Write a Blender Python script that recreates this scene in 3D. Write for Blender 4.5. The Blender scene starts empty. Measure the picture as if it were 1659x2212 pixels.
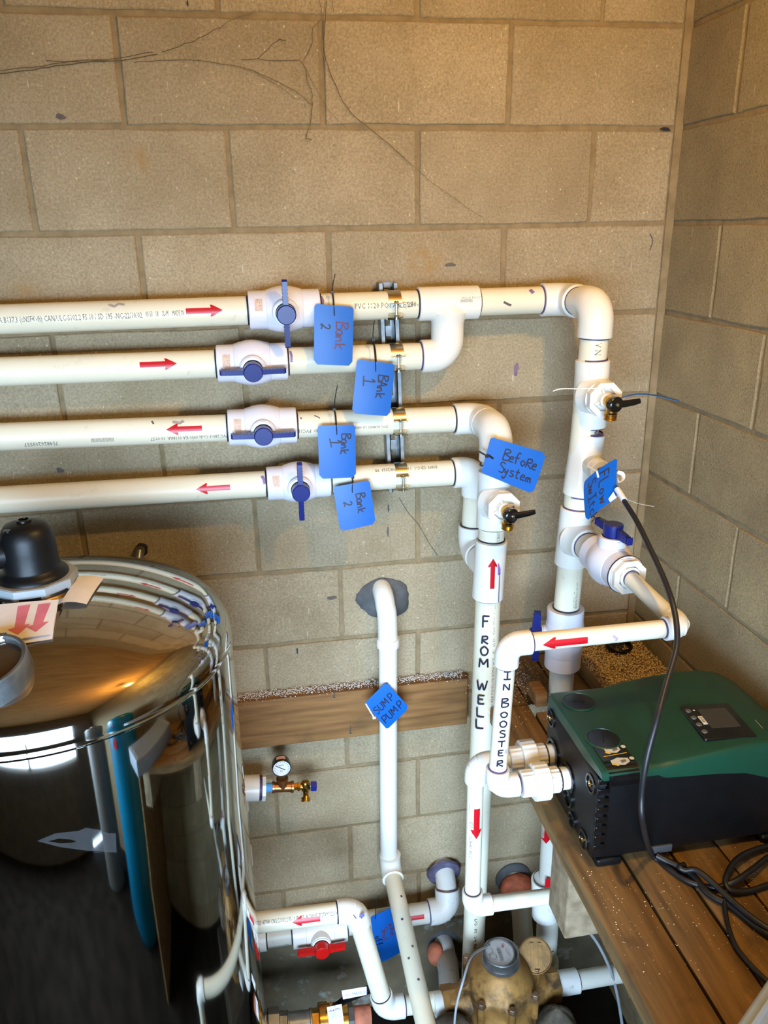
import bpy, math, random
from mathutils import Vector as V, Matrix
random.seed(7)
R_=math.radians
scene=bpy.context.scene
col=scene.collection
# ------------------------------------------------------------------ camera
F=1723.0; CX,CY=829.5,1106.0
CAM=V((-1.006,-1.860,1.595))
yaw,pit,rol=.1646,-.3428,-.0167
fw=V((math.sin(yaw)*math.cos(pit),math.cos(yaw)*math.cos(pit),math.sin(pit)))
r0=V((math.cos(yaw),-math.sin(yaw),0)); u0=r0.cross(fw)
CR=r0*math.cos(rol)+u0*math.sin(rol); CU=-r0*math.sin(rol)+u0*math.cos(rol)
cd=bpy.data.cameras.new('camera'); cam=bpy.data.objects.new('camera',cd); col.objects.link(cam)
cd.sensor_fit='HORIZONTAL'; cd.sensor_width=36.0; cd.lens=36.0*F/1659.0; cd.clip_start=.02
cam.matrix_world=Matrix(((CR.x,CU.x,-fw.x,CAM.x),(CR.y,CU.y,-fw.y,CAM.y),(CR.z,CU.z,-fw.z,CAM.z),(0,0,0,1)))
scene.camera=cam
# ------------------------------------------------------------------ light
scene.view_settings.view_transform='Standard'; scene.view_settings.look='None'
scene.view_settings.gamma=1.0; scene.view_settings.use_curve_mapping=False
scene.view_settings.exposure=0.12
world=bpy.data.worlds.new('world'); scene.world=world; world.use_nodes=True
world.node_tree.nodes['Background'].inputs[0].default_value=(.51,.73,1.0,1)
world.node_tree.nodes['Background'].inputs[1].default_value=36.0
def light(name,kind,loc,energy,color,size=None,size_y=None,aim=None):
    d=bpy.data.lights.new(name,kind); d.energy=energy; d.color=color
    if kind=='AREA':
        d.shape='RECTANGLE'; d.size=size; d.size_y=size_y
    else: d.shadow_soft_size=size
    o=bpy.data.objects.new(name,d); col.objects.link(o); o.location=loc
    if aim is not None: o.rotation_euler=(V(aim)-V(loc)).to_track_quat('-Z','Y').to_euler()
    return o
LAMP=V((-.38,-1.1,2.06))
light('bulb_light','POINT',LAMP,33,(1.0,.65,.18),.02)
DOOR_Y=-3.1; DX0,DX1,DZ0,DZ1=-2.7,-.5,.2,1.5
pl=light('window_portal','AREA',((DX0+DX1)/2,DOOR_Y+.02,(DZ0+DZ1)/2),1,(1,1,1),DX1-DX0,DZ1-DZ0,aim=((DX0+DX1)/2,0,(DZ0+DZ1)/2)); pl.data.cycles.is_portal=True

# ------------------------------------------------------------------ projection helpers: pixel -> point on a known plane
def ray(u,v): return fw+CR*((u-CX)/F)-CU*((v-CY)/F)
def PY(u,v,y): d=ray(u,v); return CAM+d*((y-CAM.y)/d.y)
def PZ(u,v,z): d=ray(u,v); return CAM+d*((z-CAM.z)/d.z)
def PXX(u,v,x): d=ray(u,v); return CAM+d*((x-CAM.x)/d.x)
def proj(p):
    d=V(p)-CAM; z=d.dot(fw); return CX+F*d.dot(CR)/z, CY-F*d.dot(CU)/z
def on_line(a,b,u=None,v=None):
    lo,hi=-1.0,2.0; i=0 if u is not None else 1; t_=u if u is not None else v
    f=lambda t: proj(a.lerp(b,t))[i]-t_
    s=f(lo)<0
    for _ in range(50):
        m=(lo+hi)/2
        if (f(m)<0)==s: lo=m
        else: hi=m
    return a.lerp(b,lo)
# ------------------------------------------------------------------ materials
def lin(c): return tuple(((x/255)/12.92 if x/255<=.04045 else ((x/255+.055)/1.055)**2.4) for x in c)
MATS={}
def mat(name,rgb,rough=.5,metal=0.0,var=.06,scale=40,bump=0.0,bscale=None,spec=.5,dirt=None,dirt_amt=.5,dirt_scale=9,dirt_thr=.58,coat=0,stretch=None,alpha=1,trans=0,emit=None,rvar=0,rgb2=None,lo=.35,hi=.65,detail=4):
    if name in MATS: return MATS[name]
    m=bpy.data.materials.new(name); m.use_nodes=True; nt=m.node_tree; n=nt.nodes; L=nt.links
    b=n['Principled BSDF']; c=lin(rgb) if max(rgb)>1 else rgb
    tc=n.new('ShaderNodeTexCoord'); mp=n.new('ShaderNodeMapping'); L.new(tc.outputs['Object'],mp.inputs[0])
    if stretch: mp.inputs['Scale'].default_value=stretch
    no=n.new('ShaderNodeTexNoise'); no.inputs['Scale'].default_value=scale; no.inputs['Detail'].default_value=detail; L.new(mp.outputs[0],no.inputs['Vector'])
    rp=n.new('ShaderNodeValToRGB'); L.new(no.outputs['Fac'],rp.inputs[0])
    c2=tuple(min(1,x*(1+var)) for x in c) if rgb2 is None else (lin(rgb2) if max(rgb2)>1 else rgb2)
    c1=tuple(x*(1-var) for x in c) if rgb2 is None else c
    rp.color_ramp.elements[0].position=lo; rp.color_ramp.elements[1].position=hi
    rp.color_ramp.elements[0].color=(*c1,1); rp.color_ramp.elements[1].color=(*c2,1)
    out=rp.outputs[0]
    if dirt is not None:
        n2=n.new('ShaderNodeTexNoise'); n2.inputs['Scale'].default_value=dirt_scale; n2.inputs['Detail'].default_value=8; n2.inputs['Roughness'].default_value=.65
        L.new(tc.outputs['Object'],n2.inputs['Vector'])
        r2=n.new('ShaderNodeMapRange'); r2.inputs[1].default_value=dirt_thr; r2.inputs[2].default_value=dirt_thr+.14; r2.inputs[4].default_value=dirt_amt; L.new(n2.outputs['Fac'],r2.inputs[0])
        mx=n.new('ShaderNodeMix'); mx.data_type='RGBA'; L.new(r2.outputs[0],mx.inputs[0]); L.new(out,mx.inputs[6]); mx.inputs[7].default_value=(*lin(dirt),1)
        out=mx.outputs[2]
    L.new(out,b.inputs['Base Color'])
    b.inputs['Roughness'].default_value=rough; b.inputs['Metallic'].default_value=metal; b.inputs['Specular IOR Level'].default_value=spec
    if rvar:
        r3=n.new('ShaderNodeMapRange'); r3.inputs[3].default_value=max(.02,rough-rvar); r3.inputs[4].default_value=min(1,rough+rvar); L.new(no.outputs['Fac'],r3.inputs[0]); L.new(r3.outputs[0],b.inputs['Roughness'])
    if coat: b.inputs['Coat Weight'].default_value=coat
    if alpha<1: b.inputs['Alpha'].default_value=alpha
    if trans: b.inputs['Transmission Weight'].default_value=trans
    if emit: b.inputs['Emission Color'].default_value=(*lin(rgb),1); b.inputs['Emission Strength'].default_value=emit
    if bump:
        nb=n.new('ShaderNodeTexNoise'); nb.inputs['Scale'].default_value=bscale or scale*2; nb.inputs['Detail'].default_value=6; L.new(mp.outputs[0],nb.inputs['Vector'])
        bp=n.new('ShaderNodeBump'); bp.inputs['Strength'].default_value=bump; bp.inputs['Distance'].default_value=.004; L.new(nb.outputs['Fac'],bp.inputs['Height']); L.new(bp.outputs[0],b.inputs['Normal'])
    MATS[name]=m; return m
def block_mat(name,c,c_hi,stain=True):
    m=bpy.data.materials.new(name); m.use_nodes=True; nt=m.node_tree; n=nt.nodes; L=nt.links; b=n['Principled BSDF']
    g=n.new('ShaderNodeNewGeometry'); pos=g.outputs['Position']
    def noise(s,d=5,r=.6):
        k=n.new('ShaderNodeTexNoise'); k.inputs['Scale'].default_value=s; k.inputs['Detail'].default_value=d; k.inputs['Roughness'].default_value=r; L.new(pos,k.inputs['Vector']); return k.outputs['Fac']
    def rng(x,a,b_,lo=0,hi=1):
        k=n.new('ShaderNodeMapRange'); k.inputs[1].default_value=a; k.inputs[2].default_value=b_; k.inputs[3].default_value=lo; k.inputs[4].default_value=hi; L.new(x,k.inputs[0]); return k.outputs[0]
    def mix(f,a,b_,t='MIX'):
        k=n.new('ShaderNodeMix'); k.data_type='RGBA'; k.blend_type=t
        if isinstance(f,float): k.inputs[0].default_value=f
        else: L.new(f,k.inputs[0])
        for i,x in ((6,a),(7,b_)):
            if isinstance(x,tuple): k.inputs[i].default_value=(*x,1)
            else: L.new(x,k.inputs[i])
        return k.outputs[2]
    base=mix(rng(noise(5,6),.35,.65),lin(c),lin(c_hi))
    fine=rng(noise(190,5,.8),.32,.68,.66,1.3)
    vm=n.new('ShaderNodeVectorMath'); vm.operation='SCALE'; L.new(base,vm.inputs[0]); L.new(fine,vm.inputs['Scale'])
    oi=n.new('ShaderNodeObjectInfo'); vm2=n.new('ShaderNodeVectorMath'); vm2.operation='SCALE'; L.new(vm.outputs[0],vm2.inputs[0]); L.new(rng(oi.outputs['Random'],0,1,.93,1.06),vm2.inputs['Scale'])
    cc=vm2.outputs[0]
    nd=n.new('ShaderNodeTexNoise'); nd.inputs['Scale'].default_value=260; L.new(pos,nd.inputs['Vector'])
    dm=n.new('ShaderNodeVectorMath'); dm.operation='MULTIPLY_ADD'; L.new(nd.outputs['Color'],dm.inputs[0]); dm.inputs[1].default_value=(.005,.005,.005); L.new(pos,dm.inputs[2])
    vo=n.new('ShaderNodeTexVoronoi'); vo.inputs['Scale'].default_value=120; L.new(dm.outputs[0],vo.inputs['Vector'])
    sep=n.new('ShaderNodeSeparateColor'); L.new(vo.outputs['Color'],sep.inputs[0])
    mu=n.new('ShaderNodeMath'); mu.operation='MULTIPLY'; L.new(rng(vo.outputs['Distance'],.10,.30,.85,0),mu.inputs[0]); L.new(rng(sep.outputs[0],.95,.98),mu.inputs[1])
    cc=mix(mu.outputs[0],cc,lin((236,222,190)))
    vo2=n.new('ShaderNodeTexVoronoi'); vo2.inputs['Scale'].default_value=190; L.new(dm.outputs[0],vo2.inputs['Vector'])
    sep2=n.new('ShaderNodeSeparateColor'); L.new(vo2.outputs['Color'],sep2.inputs[0])
    mu2=n.new('ShaderNodeMath'); mu2.operation='MULTIPLY'; L.new(rng(vo2.outputs['Distance'],.1,.36,.8,0),mu2.inputs[0]); L.new(rng(sep2.outputs[1],.86,.96),mu2.inputs[1])
    cc=mix(mu2.outputs[0],cc,lin((88,74,52)))
    # chalky scratches: thin vertical flecks
    mp=n.new('ShaderNodeMapping'); mp.inputs['Scale'].default_value=(130,130,22); L.new(pos,mp.inputs[0])
    k=n.new('ShaderNodeTexNoise'); k.inputs['Scale'].default_value=1; k.inputs['Detail'].default_value=2; L.new(mp.outputs[0],k.inputs['Vector'])
    mu3=n.new('ShaderNodeMath'); mu3.operation='MULTIPLY'; L.new(rng(k.outputs['Fac'],.70,.74,0,.6),mu3.inputs[0]); L.new(rng(noise(7,2),.45,.6),mu3.inputs[1])
    cc=mix(mu3.outputs[0],cc,lin((225,215,190)))
    if stain:
        for p,rad,sc in ((PY(915,560,0),.06,lin((176,132,70))),(PY(300,345,0),.035,lin((176,138,84))),(PY(60,640,0),.05,lin((170,135,86)))):
            sb=n.new('ShaderNodeVectorMath'); sb.operation='DISTANCE'; L.new(pos,sb.inputs[0]); sb.inputs[1].default_value=p
            m4=n.new('ShaderNodeMath'); m4.operation='MULTIPLY'; L.new(rng(sb.outputs['Value'],rad*.2,rad,.7,0),m4.inputs[0]); L.new(rng(noise(30,3),.4,.62),m4.inputs[1])
            cc=mix(m4.outputs[0],cc,sc)
    L.new(cc,b.inputs['Base Color']); b.inputs['Roughness'].default_value=.92; b.inputs['Specular IOR Level'].default_value=.15
    ad=n.new('ShaderNodeMath'); ad.operation='ADD'; L.new(noise(190,6,.8),ad.inputs[0]); L.new(rng(vo2.outputs['Distance'],0,.4,0,.35),ad.inputs[1])
    bp=n.new('ShaderNodeBump'); bp.inputs['Strength'].default_value=.8; bp.inputs['Distance'].default_value=.0045; L.new(ad.outputs[0],bp.inputs['Height']); L.new(bp.outputs[0],b.inputs['Normal'])
    return m
BLOCK=block_mat('concrete_block',(169,149,117),(189,169,137))
BLOCKR=block_mat('concrete_block_shaded',(150,133,102),(172,154,118),False)  # darker copy of the same blocks, side wall's grazing light put into the colour
MORTAR=mat('mortar',(140,120,90),.95,var=.16,scale=30,bump=.5,bscale=120,spec=.1)
FOOT=mat('footing_concrete',(104,92,72),.95,var=.2,scale=12,bump=.6,bscale=70,dirt=(190,196,190),dirt_amt=.55,dirt_scale=11,dirt_thr=.56,spec=.1)
PIPE=mat('pvc_pipe',(226,217,192),.38,var=.03,scale=5,dirt=(150,138,112),dirt_amt=.42,dirt_scale=26,dirt_thr=.62,spec=.4)
PIPEG=mat('pvc_pipe_grey',(202,198,184),.42,var=.04,scale=6,dirt=(140,130,110),dirt_amt=.4,dirt_scale=22,dirt_thr=.62,spec=.4)
FIT=mat('pvc_fitting',(229,225,215),.32,var=.02,scale=6,dirt=(150,140,120),dirt_amt=.3,dirt_scale=40,dirt_thr=.7,spec=.5)
FITD=mat('pvc_fitting_grimy',(206,203,196),.45,var=.05,scale=8,dirt=(70,62,55),dirt_amt=.75,dirt_scale=45,dirt_thr=.6,spec=.4)
VALVE=mat('valve_body_pvc',(222,219,227),.3,var=.02,scale=6,dirt=(165,150,160),dirt_amt=.3,dirt_scale=40,dirt_thr=.68)
PURPLE=mat('purple_primer',(72,52,96),.5,var=.3,scale=60)
PURPLEL=mat('purple_primer_faint',(176,156,194),.5,var=.15,scale=60)
BLACKM=mat('black_marker_and_hole',(28,24,34),.6,var=.2,scale=90)
INK=mat('printed_ink',(92,88,82),.6,var=.25,scale=120)
INKD=mat('marker_ink_tag',(24,18,44),.5,var=.2,scale=120)
INKR=mat('marker_ink_reddish',(92,48,70),.5,var=.25,scale=120)
RED=mat('red_arrow_vinyl',(190,12,26),.35,var=.05,scale=30)
REDH=mat('red_handle_plastic',(205,18,20),.28,var=.05,scale=20)
BLUEH=mat('navy_handle_plastic',(20,32,108),.3,var=.06,scale=20)
BLUET=mat('blue_tag_plastic',(0,90,176),.42,var=.03,scale=20)
ZIP=mat('black_zip_tie',(22,20,20),.4,var=.1,scale=60)
ZIPW=mat('white_zip_tie',(222,216,200),.4,var=.05,scale=60)
GALV=mat('galvanised_steel',(136,138,138),.38,.9,var=.25,scale=28,bump=.15,bscale=60,rvar=.12)
ZINC=mat('zinc_clamp',(196,190,172),.25,1,var=.1,scale=30,rvar=.08)
BRASS=mat('brass',(196,150,72),.28,1,var=.15,scale=40,rvar=.1)
BRONZE=mat('old_bronze',(150,108,54),.55,.35,var=.35,scale=14,bump=.35,bscale=60,dirt=(66,50,34),dirt_amt=.9,dirt_scale=16,dirt_thr=.5,rvar=.12)
BOLTM=mat('bronze_bolt',(128,100,76),.5,.6,var=.25,scale=30,bump=.2)
STEEL=mat('polished_stainless',(186,184,179),.05,1,var=.02,scale=4,rvar=.02,bump=.006,bscale=5)
BLACKP=mat('black_plastic',(12,12,13),.42,spec=.3,var=.15,scale=30,bump=.05,bscale=200)
BLACKG=mat('gloss_black_plastic',(14,13,13),.18,var=.1,scale=30)
GREENP=mat('green_plastic_cover',(16,60,42),.36,var=.06,scale=20,bump=.05,bscale=260,dirt=(90,100,80),dirt_amt=.12,dirt_scale=30,dirt_thr=.62)
GREYP=mat('grey_plastic',(150,156,160),.45,var=.05,scale=30)
LGREY=mat('light_grey_plastic',(150,160,170),.5,var=.05,scale=30)
WHITEP=mat('white_plastic',(232,230,222),.35,var=.03,scale=30)
PAPER=mat('paper',(232,226,222),.8,var=.03,scale=40)
PINK=mat('pink_print',(214,120,138),.7,var=.08,scale=40)
YELLOW=mat('yellow_print',(236,196,40),.6,var=.06,scale=40)
CABLE=mat('black_cable_rubber',(26,24,24),.45,var=.2,scale=40)
TUBEG=mat('grey_tubing',(150,154,156),.35,var=.06,scale=30)
FOAM=mat('orange_foam',(196,104,72),.85,var=.25,scale=50,bump=.8,bscale=60)
COPPER=mat('copper_stain',(188,108,78),.8,var=.25,scale=30,bump=.6,bscale=70)
GROUT=mat('grey_grout_patch',(92,92,92),.9,var=.2,scale=25,bump=.8,bscale=40,dirt=(150,150,148),dirt_amt=.5,dirt_scale=14,dirt_thr=.6,spec=.2)
STONE=mat('broken_concrete',(92,83,70),.95,var=.35,scale=25,bump=.9,bscale=50,spec=.1)
def wood(name,c1,c2,stretch,rough=.7,dirt=None,amt=.4): return mat(name,c1,rough,rgb2=c2,scale=1.0,stretch=stretch,bump=.35,bscale=1.6,lo=.3,hi=.7,detail=6,dirt=dirt,dirt_amt=amt,dirt_scale=12,dirt_thr=.55,spec=.2)
WOODX=wood('ledger_wood',(106,74,42),(152,110,66),(5,60,60),dirt=(96,70,46))
WOODY=wood('deck_wood',(96,72,44),(142,108,66),(60,5,60),dirt=(78,60,44),amt=.6)
WOODG=wood('grey_end_grain',(120,100,76),(160,140,112),(40,40,40),dirt=(80,70,56))
SAWD=mat('sawdust',(216,190,148),.95,var=.25,scale=200,spec=.05)
CHALK=mat('white_crumbs',(214,204,190),.95,var=.15,scale=200,spec=.05)
CONC=mat('room_concrete',(84,78,70),.9,var=.15,scale=8,bump=.3)
PLY=mat('ceiling_plywood',(196,150,92),.7,rgb2=(170,122,70),scale=1,stretch=(3,30,30))
TEAL=mat('teal_tank_paint',(10,110,140),.3,var=.06,scale=10)
WEB=mat('dusty_cobweb',(100,84,58),.9,var=.2,scale=60)
# ------------------------------------------------------------------ mesh building
WL={}
def frame(a,hint=None):
    a=V(a).normalized(); h=V(hint) if hint is not None else (V((0,0,1)) if abs(a.z)<.9 else V((0,1,0)))
    x=(h-a*h.dot(a)).normalized(); y=a.cross(x); return a,x,y
class MB:
    def __init__(s): s.v=[]; s.f=[]; s.mi=[]; s.cur=0
    def add(s,vs,fs):
        o=len(s.v); s.v+= [V(p) for p in vs]; s.f+=[tuple(i+o for i in f) for f in fs]; s.mi+=[s.cur]*len(fs); return s
    def rings(s,rs,cap0=True,cap1=True,closed=False):
        n=len(rs[0]); vs=[p for r in rs for p in r]; fs=[]
        k=len(rs)
        for i in range(k if closed else k-1):
            j=(i+1)%k
            for q in range(n): fs.append((i*n+q,i*n+(q+1)%n,j*n+(q+1)%n,j*n+q))
        if not closed:
            if cap0: fs.append(tuple(range(n-1,-1,-1)))
            if cap1: fs.append(tuple((k-1)*n+q for q in range(n)))
        return s.add(vs,fs)
    def lathe(s,o,a,prof,n=28,hint=None,caps=True,sq=1):
        o=V(o); a,x,y=frame(a,hint); rs=[]
        for r,h in prof: rs.append([o+a*h+(x*math.cos(2*math.pi*q/n)+y*math.sin(2*math.pi*q/n))*max(r,1e-5) for q in range(n)])
        return s.rings(rs,caps,caps)
    def cyl(s,p,q,r,n=28,r2=None,caps=True):
        p,q=V(p),V(q); return s.lathe(p,q-p,[(r,0),(r if r2 is None else r2,(q-p).length)],n,caps=caps)
    def tube(s,pts,r,n=20,caps=True,closed=False,flat=None):
        pts=[V(p) for p in pts]; k=len(pts); rs=[]
        T=[]
        for i in range(k):
            a=pts[(i-1)%k] if (closed or i>0) else pts[i]; b=pts[(i+1)%k] if (closed or i<k-1) else pts[i]
            T.append((b-a).normalized())
        _,x,_y=frame(T[0])
        for i in range(k):
            x=(x-T[i]*x.dot(T[i])).normalized(); y=T[i].cross(x)
            rr=r[i] if isinstance(r,(list,tuple)) else r
            rs.append([pts[i]+x*(rr*math.cos(2*math.pi*q/n))+y*(rr*(flat or 1)*math.sin(2*math.pi*q/n)) for q in range(n)])
        return s.rings(rs,caps,caps,closed)
    def box(s,c,sz,X=(1,0,0),Y=(0,1,0),Z=(0,0,1),bev=0):
        c=V(c); X,Y,Z=V(X),V(Y),V(Z); hx,hy,hz=sz[0]/2,sz[1]/2,sz[2]/2
        if not bev:
            vs=[c+X*(a*hx)+Y*(b*hy)+Z*(d*hz) for d in(-1,1) for b in(-1,1) for a in(-1,1)]
            return s.add(vs,[(0,2,3,1),(4,5,7,6),(0,1,5,4),(2,6,7,3),(0,4,6,2),(1,3,7,5)])
        # bevelled box: rounded-rectangle rings stacked along Z
        def rr(ax,ay,r,z,n=3):
            out=[]
            for cx_,cy_,a0 in ((ax-r,ay-r,0),(-ax+r,ay-r,90),(-ax+r,-ay+r,180),(ax-r,-ay+r,270)):
                for i in range(n+1):
                    t=R_(a0+90*i/n); out.append(c+X*(cx_+r*math.cos(t))+Y*(cy_+r*math.sin(t))+Z*z)
            return out
        rs=[]
        for i in range(4): t=R_(30*i); q=bev*(1-math.sin(t)); rs.append(rr(hx-q,hy-q,bev*1.3-q,-hz+bev*(1-math.cos(t))))
        for i in range(3,-1,-1): t=R_(30*i); q=bev*(1-math.sin(t)); rs.append(rr(hx-q,hy-q,bev*1.3-q,hz-bev*(1-math.cos(t))))
        return s.rings(rs)
    def prism(s,poly,o,X,Y,N,th):
        o,X,Y,N=V(o),V(X),V(Y),V(N); n=len(poly)
        a=[o+X*p[0]+Y*p[1] for p in poly]; b=[p+N*th for p in a]
        fs=[tuple(range(n-1,-1,-1)),tuple(range(n,2*n))]+[(i,(i+1)%n,n+(i+1)%n,n+i) for i in range(n)]
        return s.add(a+b,fs)
    def ellipsoid(s,c,rad,n=20,m=12):
        c=V(c); rs=[]
        for i in range(m+1):
            t=math.pi*i/m-math.pi/2
            rs.append([c+V((rad[0]*math.cos(t)*math.cos(2*math.pi*q/n) if 0<i<m else 1e-5*math.cos(2*math.pi*q/n),rad[1]*math.cos(t)*math.sin(2*math.pi*q/n) if 0<i<m else 1e-5*math.sin(2*math.pi*q/n),rad[2]*math.sin(t))) for q in range(n)])
        return s.rings(rs)
    def build(s,name,m,parent=None,smooth=35,loc=None):
        me=bpy.data.meshes.new(name)
        if parent is not None: org=WL[parent]
        elif loc is not None: org=V(loc)
        else:
            xs=[p.x for p in s.v]; ys=[p.y for p in s.v]; zs=[p.z for p in s.v]
            org=V(((min(xs)+max(xs))/2,(min(ys)+max(ys))/2,min(zs)))
        me.from_pydata([p-org for p in s.v],[],s.f)
        for x in (m if isinstance(m,(list,tuple)) else [m]): me.materials.append(x)
        if isinstance(m,(list,tuple)): me.polygons.foreach_set('material_index',s.mi)
        me.validate(); me.update()
        if smooth:
            me.polygons.foreach_set('use_smooth',[True]*len(me.polygons)); me.set_sharp_from_angle(angle=R_(smooth))
        o=bpy.data.objects.new(name,me); col.objects.link(o)
        if parent is not None: o.parent=parent
        else: o.location=org
        WL[o]=org; return o
def thing(name,label,cat,loc,group=None):
    o=bpy.data.objects.new(name,None); col.objects.link(o); o.location=loc; o.empty_display_size=.02; WL[o]=V(loc)
    o['label']=label; o['category']=cat
    if group: o['group']=group
    return o
def tag(o,label,cat,group=None):
    o['label']=label; o['category']=cat
    if group: o['group']=group
    return o
def catmull(pts,k=6):
    pts=[V(p) for p in pts]; out=[]
    for i in range(len(pts)-1):
        p0=pts[max(i-1,0)]; p1=pts[i]; p2=pts[i+1]; p3=pts[min(i+2,len(pts)-1)]
        for j in range(k):
            t=j/k; out.append(.5*((2*p1)+(p2-p0)*t+(2*p0-5*p1+4*p2-p3)*t*t+(3*p1-p0-3*p2+p3)*t**3))
    out.append(pts[-1]); return out
# --- lettering: hand strokes and printed text laid on a surface map f(a,b)->(point,normal)
GL={'B':'0,0 .05,1|0,.96 .4,1 .52,.8 .1,.55 .55,.4 .5,.08 0,0','a':'.42,.5 .12,.5 .05,.12 .3,.04 .42,.45 .46,0','n':'0,.5 .03,0|.03,.3 .2,.52 .32,.4 .36,0','k':'.0,.9 .02,0|.4,.6 .03,.25 .42,0',
'2':'0,.8 .2,1 .45,.85 .35,.5 .02,.1 .1,.02 .25,.15 .55,.02','1':'.1,.72 .3,1 .3,.05|-.1,0 .75,.05','e':'.03,.28 .35,.34 .3,.52 .08,.42 .05,.08 .42,.06','f':'.4,.95 .22,1 .12,.7 .1,0|-.05,.52 .36,.55','o':'.2,.5 .03,.28 .2,.02 .42,.25 .22,.5','R':'0,0 .04,.75|0,.72 .4,.78 .42,.5 .06,.38 .52,0','S':'.5,.9 .2,1 .05,.72 .45,.42 .4,.05 .02,.05','y':'0,.5 .15,.12 .35,.5|.35,.5 .2,-.3 .02,-.42 -.05,-.25','s':'.4,.5 .1,.5 .1,.32 .38,.2 .3,0 .02,.02','T':'-.05,.95 .6,1|.28,.97 .26,0','t':'.18,.85 .16,.1 .36,.05|0,.55 .38,.58','m':'0,.45 .02,0|.02,.3 .16,.45 .22,.3 .22,.02|.22,.3 .38,.45 .46,.25 .5,0',
'F':'0,0 0,1|0,1 .5,1|0,.55 .4,.58','L':'0,1 .02,.02|.02,.02 .5,.0','w':'0,.5 .12,0 .26,.42 .4,0 .54,.52','W':'0,1 .15,0 .35,.7 .5,0 .72,1','I':'.25,0 .25,1|0,1 .5,1|0,0 .5,0','c':'.4,.45 .15,.52 .03,.25 .18,.02 .42,.08','h':'0,.95 0,0|0,.28 .2,.5 .36,.35 .38,0','U':'0,1 .03,.2 .25,0 .48,.2 .5,1','M':'0,0 .05,1|.05,1 .3,.35|.3,.35 .58,1|.58,1 .62,0','P':'.05,0 .05,1|.05,1 .5,.92 .45,.5 .08,.45','O':'.28,1 .02,.6 .12,.05 .42,.05 .55,.55 .28,1','N':'0,0 .02,1|.02,1 .5,0|.5,0 .5,1','E':'.5,1 0,1|0,1 .0,0|0,.0 .5,.02|0,.52 .4,.54','u':'0,.5 .05,.06 .28,.04 .38,.5|.38,.5 .4,0','i':'.05,.5 .07,0','A':'0,0 .25,1|.25,1 .52,0|.1,.4 .42,.4'}
ADV={'1':.7,'i':.22,'m':.68,'M':.85,'W':.9,'w':.7,' ':.4}
def word(s,size,sp=.18):
    x=0; out=[]
    for ch in s:
        if ch in GL:
            for st in GL[ch].split('|'):
                pts=[tuple(float(q) for q in p.split(',')) for p in st.split()]
                p2=catmull([(a,b,0) for a,b in pts],5) if len(pts)>2 else [V((a,b,0)) for a,b in pts]
                out.append([((x+p.x)*size,p.y*size) for p in p2])
        x+=ADV.get(ch,.55)+sp
    return out,x*size
def ribbons(mb,lines,f,w,eps=.0004):
    for ln in lines:
        pts=[]
        for i in range(len(ln)-1):
            (a,b),(c,d)=ln[i],ln[i+1]; k=max(1,int(math.hypot(c-a,d-b)/.004))
            for j in range(k): pts.append((a+(c-a)*j/k,b+(d-b)*j/k))
        pts.append(ln[-1]); vs=[]
        for i,(a,b) in enumerate(pts):
            q=pts[min(i+1,len(pts)-1)]; p=pts[max(i-1,0)]; dx,dy=q[0]-p[0],q[1]-p[1]; l=math.hypot(dx,dy) or 1
            nx,ny=-dy/l*w/2,dx/l*w/2
            for sg in (1,-1):
                P,N=f(a+nx*sg,b+ny*sg); vs.append(P+N*eps)
        mb.add(vs,[(2*i,2*i+1,2*i+3,2*i+2) for i in range(len(pts)-1)])
    return mb
def printed(s,size):
    cu=bpy.data.curves.new('txt','FONT'); cu.body=s; cu.size=size; cu.resolution_u=1
    o=bpy.data.objects.new('txt',cu); col.objects.link(o); dg=bpy.context.evaluated_depsgraph_get(); dg.update()
    me=o.evaluated_get(dg).to_mesh(); vs=[(v.co.x,v.co.y) for v in me.vertices]; fs=[tuple(p.vertices) for p in me.polygons]
    o.evaluated_get(dg).to_mesh_clear(); bpy.data.objects.remove(o); bpy.data.curves.remove(cu)
    return vs,fs
def print_on(mb,s,size,f,x0=0,y0=0,eps=.0004,sx=1):
    vs,fs=printed(s,size); out=[]
    for a,b in vs:
        P,N=f(x0+a*sx,y0+b); out.append(P+N*eps)
    return mb.add(out,fs)
def ptext(parent,s,size,f,x0=0,y0=0,sx=1,m=None,name='printed_lettering'): return print_on(MB(),s,size,f,x0,y0,sx=sx).build(name,m or INK,parent,0)
def sight_lift(p,r):   # the visible face of an upright pipe stands r nearer than its axis
    return V((0,0,r*(CAM.z-p.z)/math.hypot(CAM.x-p.x,CAM.y-p.y)))
def cylmap(p,axis,n,r,flip=1):
    # a runs along axis, b runs round the pipe, (0,0) sits at p on the side facing n
    p=V(p); a,x,y=frame(axis,n)
    up=a.cross(x)*-1*flip
    if abs(a.z)>.9: p=p+sight_lift(p,r)
    def f(s,t):
        th=t/r; N=x*math.cos(th)+up*math.sin(th); return p+a*s+N*r,N
    return f
def cylmapV(p,n,r):
    # upright pipe: a runs round the pipe to the right, b runs up
    p=V(p)+sight_lift(V(p),r); x=V(n).normalized(); rt=V((0,0,1)).cross(x)
    def f(s,t):
        th=s/r; N=x*math.cos(th)+rt*math.sin(th); return p+V((0,0,t))+N*r,N
    return f
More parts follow.
